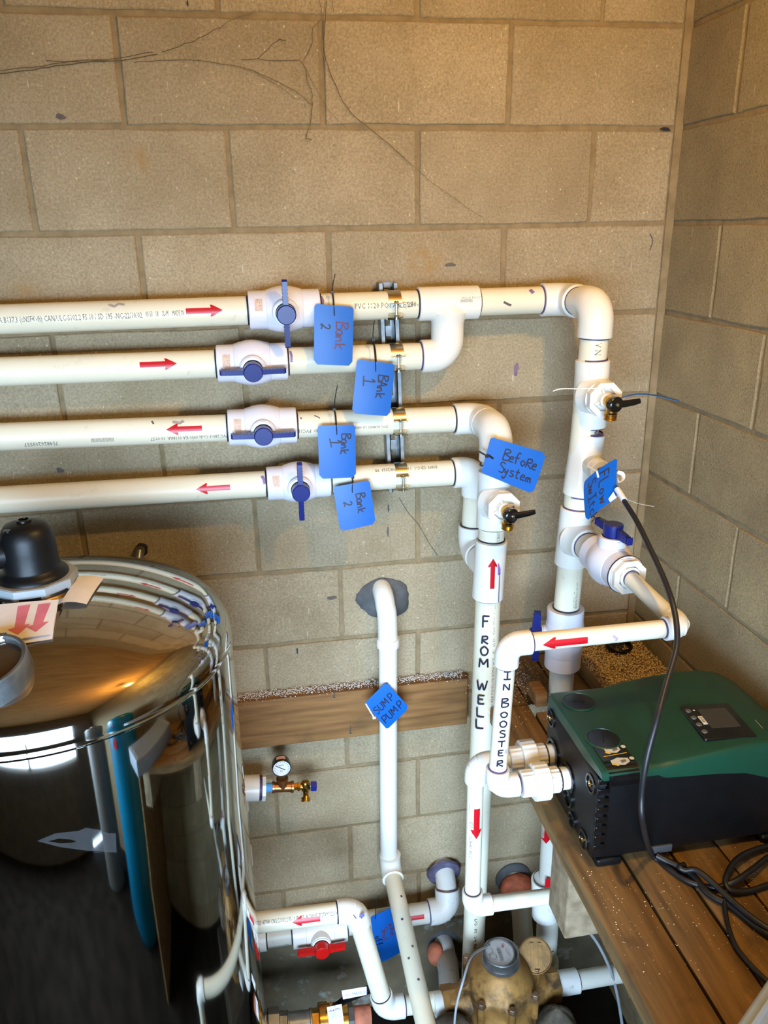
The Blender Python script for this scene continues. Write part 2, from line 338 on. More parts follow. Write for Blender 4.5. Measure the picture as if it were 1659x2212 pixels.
def arrow_on(parent,f,s0,s1,w,name='arrow_sticker',head=.032,hw=None,m=None):
    hw=hw or w*2.0; mb=MB(); sg=1 if s1>s0 else -1; sh=s1-sg*head
    rows=6
    def strip(rowsfun,N):
        vs=[]
        for i in range(N+1):
            t=i/N; b,a0,a1=rowsfun(t)
            for j in range(5):
                P,Nn=f(a0+(a1-a0)*j/4,b); vs.append(P+Nn*.0006)
        mb.add(vs,[(i*5+j,i*5+j+1,i*5+5+j+1,i*5+5+j) for i in range(N) for j in range(4)])
    strip(lambda t:(-w/2+w*t,s0,sh),4)
    strip(lambda t:(-hw/2+hw*t,sh-sg*.004*abs(2*t-1),sh+(s1-sh)*(1-abs(2*t-1))),10)
    return mb.build(name,m or RED,parent)
# --- plumbing parts
def ringmark(parent,p,axis,r,m=PURPLE,w=.004,name='glue_ring'):
    a=V(axis).normalized(); return MB().lathe(V(p)-a*w/2,a,[(r,0),(r+.0012,0),(r+.0012,w),(r,w)],28,caps=False).build(name,m,parent)
def pipe(parent,p,q,r,m=PIPE,name='pipe'): return MB().cyl(p,q,r,30).build(name,m,parent)
def hubprof(R,l): return [(R-.0045,0),(R-.001,0),(R,.0012),(R,l)]
def elbow(parent,c,d1,d2,R,L,m=FIT,name='elbow',rings=(PURPLE,PURPLE),rp=None,b=None,deg=None):
    c=V(c); d1=V(d1).normalized(); d2=V(d2).normalized(); b=b or R*1.02
    ang=d1.angle(d2); t=b/math.tan(ang/2) if ang>.01 else b   # tangent length for bend radius b
    pts=[c+d1*L,c+d1*(L-.0012)]; rr=[R-.0012,R]
    n=10; bis=(d1+d2).normalized(); cen=c+bis*(b/math.sin(ang/2))
    u=(c+d1*t-cen); w_=(c+d2*t-cen); tot=u.angle(w_); ax=u.cross(w_).normalized()
    for i in range(n+1): pts.append(cen+Matrix.Rotation(tot*i/n,3,ax)@u); rr.append(R)
    pts+=[c+d2*(L-.0012),c+d2*L]; rr+=[R,R-.0012]
    o=MB().tube(pts,rr,30).build(name,m,parent,40)
    for d,k in zip((d1,d2),rings):
        if k and rp: ringmark(o,c+d*(L+.001),d,rp,k)
    return o
def tee(parent,c,a,br,R,L,Lb,m=FIT,Rb=None,name='tee',rings=(PURPLE,PURPLE,PURPLE),rp=None,rpb=None):
    c=V(c); a=V(a).normalized(); br=V(br).normalized(); Rb=Rb or R
    mb=MB().lathe(c-a*L,a,[(R-.0012,0),(R,.0012),(R,2*L-.0012),(R-.0012,2*L)],30)
    mb.lathe(c,br,[(Rb*1.0,0),(Rb*1.22,R*.55),(Rb*1.06,R*1.0),(Rb,R*1.15),(Rb,Lb-.0012),(Rb-.0012,Lb)],30)
    o=mb.build(name,m,parent,40)
    for d,l,k,q in ((a,L,rings[0],rp),(-a,L,rings[1],rp),(br,Lb,rings[2],rpb or rp)):
        if k and q: ringmark(o,c+d*(l+.001),d,q,k)
    return o
def ball_valve(label,c,a,n,turn,R,L,mbody=VALVE,mh=BLUEH,rp=.0302,hl=.07,sticker=True,group=None,stemh=0,bulge=1.22):
    """c centre, a pipe direction, n handle side, turn 0 = handle along the pipe, 1 = across it"""
    c=V(c); a=V(a).normalized(); n=V(n); n=(n-a*n.dot(a)).normalized(); s=a.cross(n)
    t=thing('ball_valve',label,'valve',c-V((0,0,R*1.2)),group)
    pr=[(R-.0015,-L),(R,-L+.0015),(R,-L*.52),(R*1.03,-L*.5)]
    for i in range(9):
        q=-L*.48+L*.96*i/8; pr.append((R*(1.03+(bulge-1.03)*math.cos(math.pi/2*q/(L*.5))),q))
    pr+=[(R*1.03,L*.5),(R,L*.52),(R,L-.0015),(R-.0015,L)]
    MB().lathe(c,a,pr,36).build('body',mbody,t,30)
    st=R*bulge+stemh
    MB().lathe(c,n,[(.030,R*.7),(.028,st+.002),(.0265,st+.003),(.0262,st+.006),(.021,st+.007)],30).build('stem_collar',mbody,t)
    MB().lathe(c,n,[(.0215,st+.001),(.0215,st+.008),(.019,st+.008)],26).build('seal',BLACKP,t)
    w=s if turn else a; k=a if turn else s; hb=st+.006; ht=st+.034
    hd=MB().lathe(c,n,[(.0195,hb),(.0205,hb+.01),(.0205,ht-.002),(.0185,ht)],28).build('handle',mh,t)
    for sg in (1,-1):
        d=w*sg; x0,x1=.015,hl; th=.0052
        poly=[(x0,hb+.003),(x1*.9,hb+.004),(x1,hb+.009),(x1,ht-.012),(x1-.004,ht-.007),(x0,ht-.004)]
        MB().prism(poly,c-k*th,d,n,k,2*th).build('wing',mh,hd,20)
        g=MB()
        for i in range(6): g.box(c+d*(x0+.012+i*.0075)+n*((hb+ht)/2-.002),(.0028,2*th+.0016,(ht-hb)*.55),d,k,n)
        g.build('grip_ribs',mh,hd,0)
    for sg in (1,-1): ringmark(t,c+a*sg*(L+.0015),a,rp,BLACKM,.0045)
    if sticker:
        f=cylmap(c-a*(L*.72),a,n,R,1); g=MB(); vs=[]
        for i in range(5):
            for j in range(3): P,N=f(-.008+.016*j/2,.004+.026*i/4); vs.append(P+N*.0005)
        lb=g.add(vs,[(i*3+j,i*3+j+1,i*3+j+4,i*3+j+3) for i in range(4) for j in range(2)]).build('rating_label',mat('label_print',(206,178,160),.6,var=.2,scale=300),t)
    return t
# ================================================================== STRUCTURE
Z0=2.0; BH=.2032; BL=.4064; J=.0105
def struct(o): o['kind']='structure'; return o
FLOORZ=-.74
def plane(name,pts,m,th=None): return struct(MB().add(pts,[(0,1,2,3)]).build(name,m,None,0))
MESHES={}
def block_mesh(w,h,seed):
    k=(round(w,4),round(h,4),seed)
    if k in MESHES: return MESHES[k]
    rnd=random.Random(seed*97+int(w*1000)); hw,hh=w/2,h/2; c=.0022; P=[]
    nx=6 if w>.3 else 3
    for i in range(nx): P.append((-hw+w*i/nx,-hh))
    for i in range(3): P.append((hw,-hh+h*i/3))
    for i in range(nx): P.append((hw-w*i/nx,hh))
    for i in range(3): P.append((-hw,hh-h*i/3))
    j=[(x+rnd.uniform(-.0014,.0014),z+rnd.uniform(-.0014,.0014)) for x,z in P]
    n=len(P); vs=[(x,.03,z) for x,z in j]+[(x,c,z) for x,z in j]+[(x*(1-c/hw),0,z*(1-c/hh)) for x,z in j]
    fs=[(i,(i+1)%n,n+(i+1)%n,n+i) for i in range(n)]+[(n+i,n+(i+1)%n,2*n+(i+1)%n,2*n+i) for i in range(n)]+[tuple(2*n+i for i in range(n))]
    me=bpy.data.meshes.new('block'); me.from_pydata(vs,[],fs); me.update(); MESHES[k]=me; return me
def block(parent,me,m,loc,rz=0):
    if not me.materials: me.materials.append(m)
    o=bpy.data.objects.new('block',me); col.objects.link(o); o.parent=parent; o.location=V(loc)-WL[parent]; o.rotation_euler=(0,0,rz); return o
wb=MB().add([(-4.0,.0045,FLOORZ),(0.03,.0045,FLOORZ),(0.03,.0045,2.42),(-4.0,.0045,2.42)],[(0,1,2,3)]).build('wall_back',MORTAR,None,0); struct(wb)
wr=MB().add([(-.0045+.009,.03,FLOORZ),(.0045,DOOR_Y,FLOORZ),(.0045,DOOR_Y,2.42),(.0045,.03,2.42)],[(0,1,2,3)]).build('wall_right',MORTAR,None,0); struct(wr)
rr_=random.Random(3)
NR=13
for row in range(-1,NR):
    zt=Z0-row*BH; zc=zt-BH/2
    h=BH-J
    x=-BL if row%2==0 else -BL/2
    edges=[-.008,x]
    while edges[-1]>-2.1: edges.append(edges[-1]-BL)
    for a,b in zip(edges[:-1],edges[1:]):
        w=a-b-J; seed=rr_.randint(0,3)
        block(wb,block_mesh(w,h,seed),BLOCK,((a+b)/2,rr_.uniform(-.0012,.0012),zc+rr_.uniform(-.001,.001)))
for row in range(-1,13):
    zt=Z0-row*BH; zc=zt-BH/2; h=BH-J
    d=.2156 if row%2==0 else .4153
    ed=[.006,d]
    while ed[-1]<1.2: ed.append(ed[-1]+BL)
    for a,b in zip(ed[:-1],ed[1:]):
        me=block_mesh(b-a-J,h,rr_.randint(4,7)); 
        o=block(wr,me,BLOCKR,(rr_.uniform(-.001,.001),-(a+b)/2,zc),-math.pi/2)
MB().add([(-.012,-.0005,FLOORZ),(0.002,-.012,FLOORZ),(.002,-.012,2.7),(-.012,-.0005,2.7)],[(0,1,2,3)]).build('corner_mortar',MORTAR,wb,0)
# parged footing below the blocks
ft=MB().box((-2.0,.005,(FLOORZ-.43)/2),(4.02,.034,-.43-FLOORZ)).build('footing',FOOT,wb,0)
FL=mat('pit_floor',(32,26,20),.95,var=.3,scale=7,bump=.4,spec=.05)
plane('floor',[(-4,.03,FLOORZ),(-4,DOOR_Y,FLOORZ),(.03,DOOR_Y,FLOORZ),(.03,.03,FLOORZ)],FL)
plane('ceiling',[(-4,.03,2.42),(.03,.03,2.42),(.03,DOOR_Y,2.42),(-4,DOOR_Y,2.42)],PLY)
plane('wall_left',[(-4,.03,FLOORZ),(-4,.03,2.42),(-4,DOOR_Y,2.42),(-4,DOOR_Y,FLOORZ)],CONC)
# rear wall with a window that lets daylight in
rw=MB()
rw.box(((-4.0+DX0)/2,DOOR_Y-.05,1.0),(DX0+4.0,.1,3.5)).box(((DX1+.03)/2,DOOR_Y-.05,1.0),(.03-DX1,.1,3.3)).box(((DX0+DX1)/2,DOOR_Y-.05,(DZ1+2.42)/2),(DX1-DX0,.1,2.42-DZ1)).box(((DX0+DX1)/2,DOOR_Y-.05,(DZ0+FLOORZ)/2),(DX1-DX0,.1,DZ0-FLOORZ))
plane('ground_outside',[(-14,DOOR_Y-.1,-.76),(-14,-16,-.76),(10,-16,-.76),(10,DOOR_Y-.1,-.76)],mat('yard_gravel',(118,114,106),.9,var=.15,scale=20))
struct(rw.build('wall_rear',CONC,None,0))
wf=MB()
for xx in (DX0+.02,(DX0+DX1)/2,DX1-.02): wf.box((xx,DOOR_Y-.05,(DZ0+DZ1)/2),(.04,.05,DZ1-DZ0))
for zz in (DZ0+.02,DZ1-.02): wf.box(((DX0+DX1)/2,DOOR_Y-.05,zz),(DX1-DX0,.05,.04))
struct(wf.build('window_1',mat('window_frame_white',(220,220,215),.5),None,0))
# mortar grout patch, wall marks
def blob(p,rx,rz,m,name,parent=wb,th=.0008,n=26,jit=.12,seed=1,dome=0,axis='y'):
    rnd=random.Random(seed); P=[]
    ph=[rnd.uniform(0,6.28) for _ in range(4)]
    for i in range(n):
        t=2*math.pi*i/n; k=1+jit*(math.sin(2*t+ph[0])+.6*math.sin(3*t+ph[1])+.5*math.sin(5*t+ph[2]))*.6+rnd.uniform(-jit,jit)*.25
        P.append((rx*k*math.cos(t),rz*k*math.sin(t)))
    p=V(p); vs=[]; rs=[]
    for k,dp in ((1,0.0),(.97,th),(.55,th+dome*.6),(.2,th+dome)):
        rs.append([p+(V((a*k,-dp,b*k)) if axis=='y' else V((a*k,b*k,dp))) for a,b in P])
    return MB().rings(rs,False,True).build(name,m,parent,50)
gp=PY(829,1292,0); blob(gp,.073,.056,GROUT,'grout_patch',th=.005,dome=.028,seed=5,jit=.1,n=40)
SPOT=mat('dark_wall_smudge',(92,84,78),.9,var=.2,scale=60); PSPOT=mat('purple_wall_smudge',(120,96,116),.9,var=.2,scale=60)
for u,v,rx,rz,m_,sd in ((1115,798,.006,.015,PSPOT,2),(973,572,.011,.0045,SPOT,3),(717,1292,.011,.005,SPOT,4),(838,1148,.003,.012,SPOT,6),(839,1098,.002,.012,SPOT,7),(642,1406,.0018,.011,BLACKM,8),(130,1016,.008,.006,SPOT,9),(131,252,.01,.005,SPOT,10),(1437,279,.012,.004,BLACKM,12),(405,7,.0015,.006,BLACKM,13)):
    blob(PY(u,v,-.0012),rx,rz,m_,'wall_mark',th=.0005,seed=sd,jit=.25)
# wall hole with a conduit stub behind the tank
hp=PY(305,1186,0); hole=thing('conduit_stub','grey conduit stub poking out of a dark hole in the wall above the tank','conduit',hp-V((0,0,.03)))
blob(PY(305,1188,-.0008),.017,.017,BLACKM,'hole',hole,th=.0006,seed=20)  # flat black disc painted in for the shade inside the hole
MB().tube([hp+V((.0,.02,.0)),hp+V((-.004,-.01,-.004)),hp+V((-.012,-.028,-.03)),hp+V((-.018,-.034,-.12))],.0125,16).build('conduit',GALV,hole)
# cobwebs
def webline(pts,r=.0007): return [PY(u,v,-.004-.004*random.random()) for u,v in pts],r
cw=MB()
WEBS=[([(0,158),(60,152),(120,143),(190,133),(260,130),(340,117)],.0011),([(0,153),(90,142),(180,130),(250,127),(330,112)],.0008),([(100,131),(180,134),(255,132)],.0009),([(290,135),(350,130),(430,131),(520,146),(580,166),(640,198),(675,228)],.0007),([(350,112),(400,95),(440,78),(475,58)],.0008),([(470,66),(500,42),(545,30)],.0005),([(520,127),(555,127),(580,105),(603,86),(620,88)],.0008),([(555,127),(610,132),(645,130),(660,150),(664,175),(674,200),(674,228),(668,275),(661,294)],.0008),([(661,294),(663,300),(672,302)],.001),([(690,0),(694,40),(676,60),(674,98),(656,130)],.0006),([(705,0),(702,60),(700,110),(712,150),(730,195),(760,245),(825,300),(880,348)],.0009),([(662,150),(690,205),(720,250),(750,277)],.0005),([(718,0),(722,25)],.0006),([(880,348),(925,388),(975,425),(1040,470)],.0005),([(540,150),(600,185),(640,215)],.0005)]
for pts,r in WEBS:
    P=catmull([PY(u,v,-.005) for u,v in pts],4); cw.tube([p+V((random.uniform(-.0012,.0012),0,random.uniform(-.0012,.0012))) for p in P],r*.75,4)
o=cw.build('cobweb',WEB); tag(o,'dusty cobweb strands stretched across the top of the block wall','cobweb'); o['kind']='stuff'
# pencil cracks below the strut
ck=MB(); ck.tube(catmull([PY(u,v,-.001) for u,v in [(862,1075),(880,1105),(905,1135),(925,1170),(945,1200)]],4),.0007,4); ck.tube(catmull([PY(u,v,-.001) for u,v in [(1404,505),(1410,520),(1404,540)]],4),.0012,4)
ck.build('wall_crack',SPOT,wb)

# ================================================================== HEADERS ON THE WALL
PR=.0302; FR=.0368; HY=-.075
X=V((1,0,0)); Y=V((0,1,0)); Z=V((0,0,1))
def header(u0,v0,u1,v1):
    a,b=PY(u0,v0,HY),PY(u1,v1,HY); return a,b
H1=header(0,690,1100,650); H2=header(0,803,900,770); H3=header(0,944,960,905); H4=header(0,1080,980,1020)
ax=lambda H: (H[1]-H[0]).normalized()
farl=lambda H: H[0]-ax(H)*.28
v2x=PY(1285,730,-.24).x; VY2=-.24
def V2(v): # point on the tall right riser at picture height v
    pts=[(1285,640),(1281,770),(1272,930),(1254,1040),(1243,1120),(1225,1270),(1213,1460),(1176,1780),(1178,2020)]
    for (a,b),(c,d) in zip(pts[:-1],pts[1:]):
        if v<=d: break
    return PY(a+(c-a)*(v-b)/(d-b),v,VY2)
VY1=-.21
def V1(v):
    pts=[(1073,930),(1063,1145),(1049,1350),(1036,1560),(1027,1700),(1021,1900),(1020,2060)]
    for (a,b),(c,d) in zip(pts[:-1],pts[1:]):
        if v<=d: break
    return PY(a+(c-a)*(v-b)/(d-b),v,VY1)
# --- header 1
t=thing('pipe_run','top white header pipe reaching along the wall to the forward elbow in the corner','pipe',on_line(*H1,u=900)-V((0,0,.04)),'header pipes on the wall')
vc1=on_line(*H1,u=614); te1=on_line(*H1,u=967); E1=V((v2x,HY,H1[1].z)); E2=V((v2x,VY2,H1[1].z))
pipe(t,farl(H1),vc1-ax(H1)*.05,PR); pipe(t,vc1+ax(H1)*.05,te1-X*.04,PR); pipe(t,te1+X*.04,E1-X*.03,PR)
elH2=V((te1.x,HY,H2[1].z)); up=(te1.z-elH2.z)
tee(t,te1,X,-Z,FR,.0685,.058,rp=PR,rings=(PURPLE,BLACKM,PURPLE))
elbow(t,E1,-X,-Y,FR,.062,rp=PR,rings=(PURPLE,PURPLE))
pipe(t,E1-Y*.03,E2+Y*.03,PR)
f=cylmap(on_line(*H1,u=-30),ax(H1),(-.05,-1,.12),PR)
ptext(t,'5-21 CSA B137.3 (cNSF\u00ae-fs) CAN/ULC-S102.2 FS 10 / SD 195 -NC-22/10/02',.0165,f,0,-.008,sx=.60)
ptext(t,'03 53   1B    SL-M    MADE IN',.015,cylmap(on_line(*H1,u=318),ax(H1),(-.05,-1,.12),PR),0,-.006,sx=.42)
ptext(t,'PVC 1120 POTABLE 280',.0165,cylmap(on_line(*H1,u=762),X,(-.05,-1,.12),PR),0,-.006,sx=.8)
ptext(t,'IIIIIIIIIIIIIIII',.010,cylmap(on_line(*H1,u=985),X,(-.05,-1,.05),FR),0,.002,sx=.7); ptext(t,'MSQ 40 PVC-I 2"',.006,cylmap(on_line(*H1,u=990),X,(-.05,-1,.2),FR),0,.004)
ptext(t,'(NSF\u00ae-dw',.0165,cylmap(on_line(*H1,u=870),X,(-.05,-1,.12),PR),0,-.006,sx=.55)
fa=cylmap(on_line(*H1,u=404),ax(H1),(-.1,-1,.18),PR); la=(on_line(*H1,u=482)-on_line(*H1,u=404)).length
arrow_on(t,fa,0,la,.0115,head=.022,hw=.024)
# --- header 2
t2=thing('pipe_run','second white header pipe joining the top header through an elbow and tee','pipe',on_line(*H2,u=800)-V((0,0,.04)),'header pipes on the wall')
vc2=on_line(*H2,u=545)
pipe(t2,farl(H2),vc2-ax(H2)*.05,PR); pipe(t2,vc2+ax(H2)*.05,elH2-X*.03,PR)
elbow(t2,elH2,-X,Z,FR,.061,rp=PR,rings=(PURPLE,None)); pipe(t2,elH2+Z*.03,te1-Z*.03,PR)
fa=cylmap(on_line(*H2,u=306),ax(H2),(-.1,-1,.28),PR); arrow_on(t2,fa,0,(on_line(*H2,u=385)-on_line(*H2,u=306)).length,.0115,head=.022,hw=.024)
# --- header 3
t3=thing('pipe_run','third white header pipe turning out of the wall into the from-well riser','pipe',on_line(*H3,u=800)-V((0,0,.04)),'header pipes on the wall')
vc3=on_line(*H3,u=567); x1=V1(930).x; E3=V((x1,HY,H3[1].z-.002)); E4=V((x1,VY1,H3[1].z-.002))
pipe(t3,farl(H3),vc3-ax(H3)*.05,PR); pipe(t3,vc3+ax(H3)*.05,E3-X*.03,PR)
elbow(t3,E3,-X,-Y,FR,.062,rp=PR,rings=(BLACKM,BLACKM))
fa=cylmap(on_line(*H3,u=438),ax(H3),(-.1,-1,.28),PR); arrow_on(t3,fa,0,-(on_line(*H3,u=438)-on_line(*H3,u=362)).length,.0115,head=.022,hw=.024)
ptext(t3,'IIIIIIIIIIIIIIIIIII',.014,cylmap(on_line(*H3,u=200),ax(H3),(0,-1,.0),PR),0,-.014,sx=.72); fr=cylmap(on_line(*H3,u=130),-ax(H3),(0,-1,0),PR); ptext(t3,'754826203557',.0145,fr,0,.008,sx=.8)
ptext(t3,'PVC 280-3 Code 0000 KA 0118AA  10 09:57',.0125,cylmap(on_line(*H3,u=492),-ax(H3),(0,-1,0),PR),0,.008,sx=.72)
ptext(t3,'280  PVC1120',.013,cylmap(on_line(*H3,u=690),-ax(H3),(0,-1,0),PR),0,.004,sx=.8); ptext(t3,'CPVC AS48HS2  LA GREEN BUILDING',.009,cylmap(on_line(*H3,u=835),-ax(H3),(0,-1,0),PR),0,.002,sx=.8)
# --- header 4
t4=thing('pipe_run','lowest white header pipe dropping behind the riser with two elbows','pipe',on_line(*H4,u=800)-V((0,0,.04)),'header pipes on the wall')
vc4=on_line(*H4,u=645); E5=PY(1030,1018,HY); zt=V1(1228).z; E6=V((E5.x-.006,HY,zt)); T1=V1(1228)
pipe(t4,farl(H4),vc4-ax(H4)*.05,PR); pipe(t4,vc4+ax(H4)*.05,E5-X*.03,PR)
elbow(t4,E5,-X,-Z,FR,.06,rp=PR,rings=(BLACKM,None)); pipe(t4,E5-Z*.03,E6+Z*.03,PR); elbow(t4,E6,Z,(T1-E6),FR,.06,rp=PR,rings=(BLACKM,BLACKM)); pipe(t4,E6-Y*.03,T1+Y*.03,PR)
fa=cylmap(on_line(*H4,u=498),ax(H4),(-.1,-1,.2),PR); arrow_on(t4,fa,0,-(on_line(*H4,u=498)-on_line(*H4,u=425)).length,.0115,head=.022,hw=.024)
ptext(t4,'DWV CDC-1  11AM 06/08/2023  MI',.011,cylmap(on_line(*H4,u=940),-ax(H4),(0,-.6,.8),PR),0,0,sx=.9)
# valves on the headers
ball_valve('white ball valve on the top header pipe, navy handle turned upright across it',vc1,ax(H1),(0,-1,-.06),1,.0405,.076,group='navy handled header valves')
ball_valve('white ball valve on the second header pipe, navy handle lying level, leftmost',vc2,ax(H2),(0,-1,-.12),0,.0405,.076,group='navy handled header valves')
ball_valve('white ball valve on the third header pipe, navy handle lying level',vc3,ax(H3),(0,-1,-.05),0,.0405,.076,group='navy handled header valves')
ball_valve('white ball valve on the lowest header pipe, navy handle turned upright across it',vc4,ax(H4),(0,-1,-.05),1,.039,.073,group='navy handled header valves')

# primer smears and scuffs near the joints
PURM=mat('purple_primer_mid',(128,104,150),.5,var=.25,scale=60)
def smear(parent,H,u,n,pts,w,m):
    ribbons(MB(),[pts],cylmap(on_line(*H,u=u),ax(H),n,PR),w).build('primer_smear',m,parent,0)
smear(t,H1,692,(0,-1,.9),[(0,.008),(.004,-.004),(.002,-.012)],.006,PURM); smear(t,H1,1138,(0,-1,.9),[(0,.006),(.006,-.004)],.009,PURM); smear(t,H1,1090,(0,-1,-.1),[(-.012,.004),(.0,-.002),(.006,-.004)],.005,SPOT)
smear(t,H1,262,(0,-1,1.1),[(-.02,.002),(-.008,-.004),(.0,.003),(.012,.0)],.006,mat('pipe_scuff',(166,158,148),.7,var=.2,scale=80)); smear(t2,H2,627,(0,-1,.6),[(0,.012),(.002,0),(.001,-.014)],.005,PURM)
smear(t3,H3,332,(0,-1,1.1),[(0,.005),(.004,-.003)],.004,SPOT); smear(t3,H3,388,(0,-1,1.0),[(-.012,.002),(.004,-.002),(.012,.004)],.007,mat('pipe_scuff',(166,158,148))); smear(t3,H3,678,(0,-1,1.0),[(0,.004),(.008,0),(.012,-.004)],.002,BLACKM)
smear(t4,H4,570,(0,-1,.8),[(-.004,.008),(.0,0),(.002,-.012)],.007,PURM); smear(t3,H3,648,(0,-1,.9),[(0,.002),(.003,-.002)],.004,PURM)
# ================================================================== STRUT CHANNEL AND CLAMPS
sA=PY(838,612,-.041); sB=PY(858,1062,-.041)
st=thing('strut_channel','slotted galvanised strut channel bolted upright to the wall behind the pipes','channel',(sB.x,-.02,sB.z))
sz=sA.z-sB.z; sx=(sA.x+sB.x)/2; lean=(sA.x-sB.x)/sz
def strutbox(mb,x0,x1,y0,y1,za=0,zb=1):
    vs=[]
    for k in (za,zb):
        xc=sB.x+(sA.x-sB.x)*k
        for yy in (y0,y1):
            for xx in (x0,x1): vs.append((xc+xx,yy,sB.z+sz*k))
    mb.add(vs,[(0,2,3,1),(4,5,7,6),(0,1,5,4),(2,6,7,3),(0,4,6,2),(1,3,7,5)])
m=MB()
for s in (-1,1):
    xs=sorted((s*.0205,s*.0178)); strutbox(m,xs[0],xs[1],-.041,-.0015)
    xs=sorted((s*.0205,s*.0105)); strutbox(m,xs[0],xs[1],-.0435,-.041)
    xs=sorted((s*.0105,s*.0125)); strutbox(m,xs[0],xs[1],-.0435,-.034)
m.build('rail',GALV,st,0)
m=MB()
for s in (-1,1):
    xs=sorted((s*.0178,s*.0075)); strutbox(m,xs[0],xs[1],-.004,-.0015)
ns=9
for i in range(ns+1): strutbox(m,-.0075,.0075,-.004,-.0015,max(0,(i-.22)/ns),min(1,(i+.22)/ns))
m.build('slotted_back',GALV,st,0)
def clamp(H,label):
    c=on_line(*H,u=849+(c_i*5)); t=thing('pipe_clamp',label,'clamp',c-V((0,.0,.045)),'strut clamps'); w=.0145; r=PR+.0002; th=.0016
    def arc(a0,a1):
        rs=[]; n=18
        for i in range(n+1):
            a=R_(a0+(a1-a0)*i/n); d=V((0,-math.cos(a),math.sin(a)))
            rs.append([c+d*r-X*w,c+d*(r+th)-X*w,c+d*(r+th)+X*w,c+d*r+X*w])
        return MB().rings(rs)
    u=arc(10,175); a=R_(10); d=V((0,-math.cos(a),math.sin(a))); u.box(c+d*(r+.009),(2*w,.02,th),X,d,V((0,math.sin(a),math.cos(a)))); u.build('upper_half',ZINC,t,30)
    l=arc(-28,-175); a=R_(-28); d=V((0,-math.cos(a),math.sin(a))); l.box(c+d*(r+.009),(2*w,.02,th),X,d,V((0,math.sin(a),math.cos(a)))); l.build('lower_half',ZINC,t,30)
    bc=c+V((0,-(r+.0115),-.007)); b=MB().cyl(bc-Z*.02,bc+Z*.02,.003,10); b.lathe(bc+Z*.013,Z,[(.0065,0),(.0065,.004),(.005,.006)],6); b.lathe(bc-Z*.014,Z,[(.0065,0),(.0065,.004)],6); b.build('bolt',ZINC,t,30)
for c_i,(H,nm) in enumerate(((H1,'top'),(H2,'second'),(H3,'third'),(H4,'lowest'))):
    clamp(H,'zinc strut clamp with a bolt gripping the %s header pipe'%nm)
# ================================================================== RISERS
def drain_valve(label,c,n,lever,parent_pipe=None):
    """c on the riser axis, n towards the viewer"""
    c=V(c); n=V(n).normalized(); _,x,y=frame(n,Z); s=n.cross(Z).normalized()
    t=thing('drain_valve',label,'valve',c+n*.1-Z*.06,'brass drain valves'); d=.058
    b=MB().lathe(c+n*d,n,[(.0385,-.004),(.0385,.003),(.034,.003)],8,hint=Z*.92+s*.38); 
    b.lathe(c+n*d,n,[(.0385,.003),(.0385,.0135),(.0255,.0135),(.0255,.004)],8,hint=Z*.92+s*.38,caps=False); b.build('octagon_bushing',FIT,t,20)
    MB().lathe(c+n*d,n,[(.027,.004),(.016,.0045),(.015,.02),(.010,.02)],24).build('bushing_bore',FIT,t)
    for k in range(4):
        a=R_(20+90*k); dr=Z*math.cos(a)+s*math.sin(a); MB().box(c+n*(d+.009)+dr*.0205,(.0125,.0035,.009),dr,n.cross(dr),n).build('rib',FIT,t,0)
    e=c+n*(d+.042)-Z*.002
    body=MB().lathe(c+n*(d+.008),n,[(.0125,0),(.0125,.006),(.0105,.009),(.011,.022),(.0145,.026),(.0155,.036),(.013,.044)],22); 
    body.lathe(e+n*.0,-Z-n*.12,[(.0105,.004),(.0105,.018),(.0135,.020),(.0135,.024),(.0125,.025),(.0135,.026),(.0125,.028),(.0135,.029),(.0125,.031),(.0135,.032),(.0135,.034),(.0105,.0342),(.0105,.024)],22); body.build('brass_body',BRASS,t,30)
    kb=MB().lathe(e+n*.0,n+lever*.25,[(.0155,.0),(.0165,.006),(.0165,.014),(.0145,.016),(.012,.0165)],24); kb.build('knob',BLACKG,t)
    lv=V(lever).normalized(); q=e+(n+lever*.25).normalized()*.012
    MB().tube([q,q+lv*.02,q+lv*.04+Z*.0015,q+lv*.052+Z*.003],[.0085,.0075,.0068,.0055],12,flat=.62).build('lever',BLACKG,t,50)
    MB().lathe(q,(n+lever*.25),[(.004,.003),(.0038,.0065),(.002,.0075)],12).build('lever_screw',ZINC,t)
    return t
# --- V2: tall right riser
r2=thing('pipe_run','tall white riser pipe in the corner carrying the flow switch and branch valve','pipe',V2(1780)-V((0,0,.4)),'riser pipes')
elbow(r2,E2,Y,(V2(760)-E2),FR,.066,rp=PR,rings=(PURPLE,PURPLE))
pipe(r2,E2-Z*.04,V2(1335),PR)
pipe(r2,V2(1420),V2(2075),PR,PIPEG)
def dirv(f,v): return (f(v-40)-f(v+40)).normalized()
TA=V2(850); tee(r2,TA,dirv(V2,850),-Y,FR,(V2(766)-V2(910)).length/2,.056,rp=PR,rings=(PURPLE,PURPLE,None),Rb=.0368)
TB=V2(1000); MB().lathe(V2(1067),V2(936)-V2(1067),[(FR-.0012,0),(FR,.0012),(FR,(V2(936)-V2(1067)).length-.0012),(FR-.0012,(V2(936)-V2(1067)).length)],30).build('flow_tee',FIT,r2); 
ringmark(r2,V2(934),dirv(V2,934),PR,PURPLE); ringmark(r2,V2(1069),dirv(V2,1069),PR,PURPLE)
TC=V2(1158); BD=(PZ(1375,1258,TC.z)-TC); BD.z=0; BD.normalize()
tee(r2,TC,dirv(V2,1158),BD,FR,(V2(1098)-V2(1220)).length/2,.062,rp=PR,rings=(PURPLE,None,PURPLE))
ptext(r2,'rtec-',.022,cylmap(V2(913),-Z,(.35,-1,.1),PR),0,-.01,m=BLACKM)
ptext(r2,'V N',.02,cylmap(V2(741),-Z,(.1,-1,.1),PR),0,-.012,sx=.8)
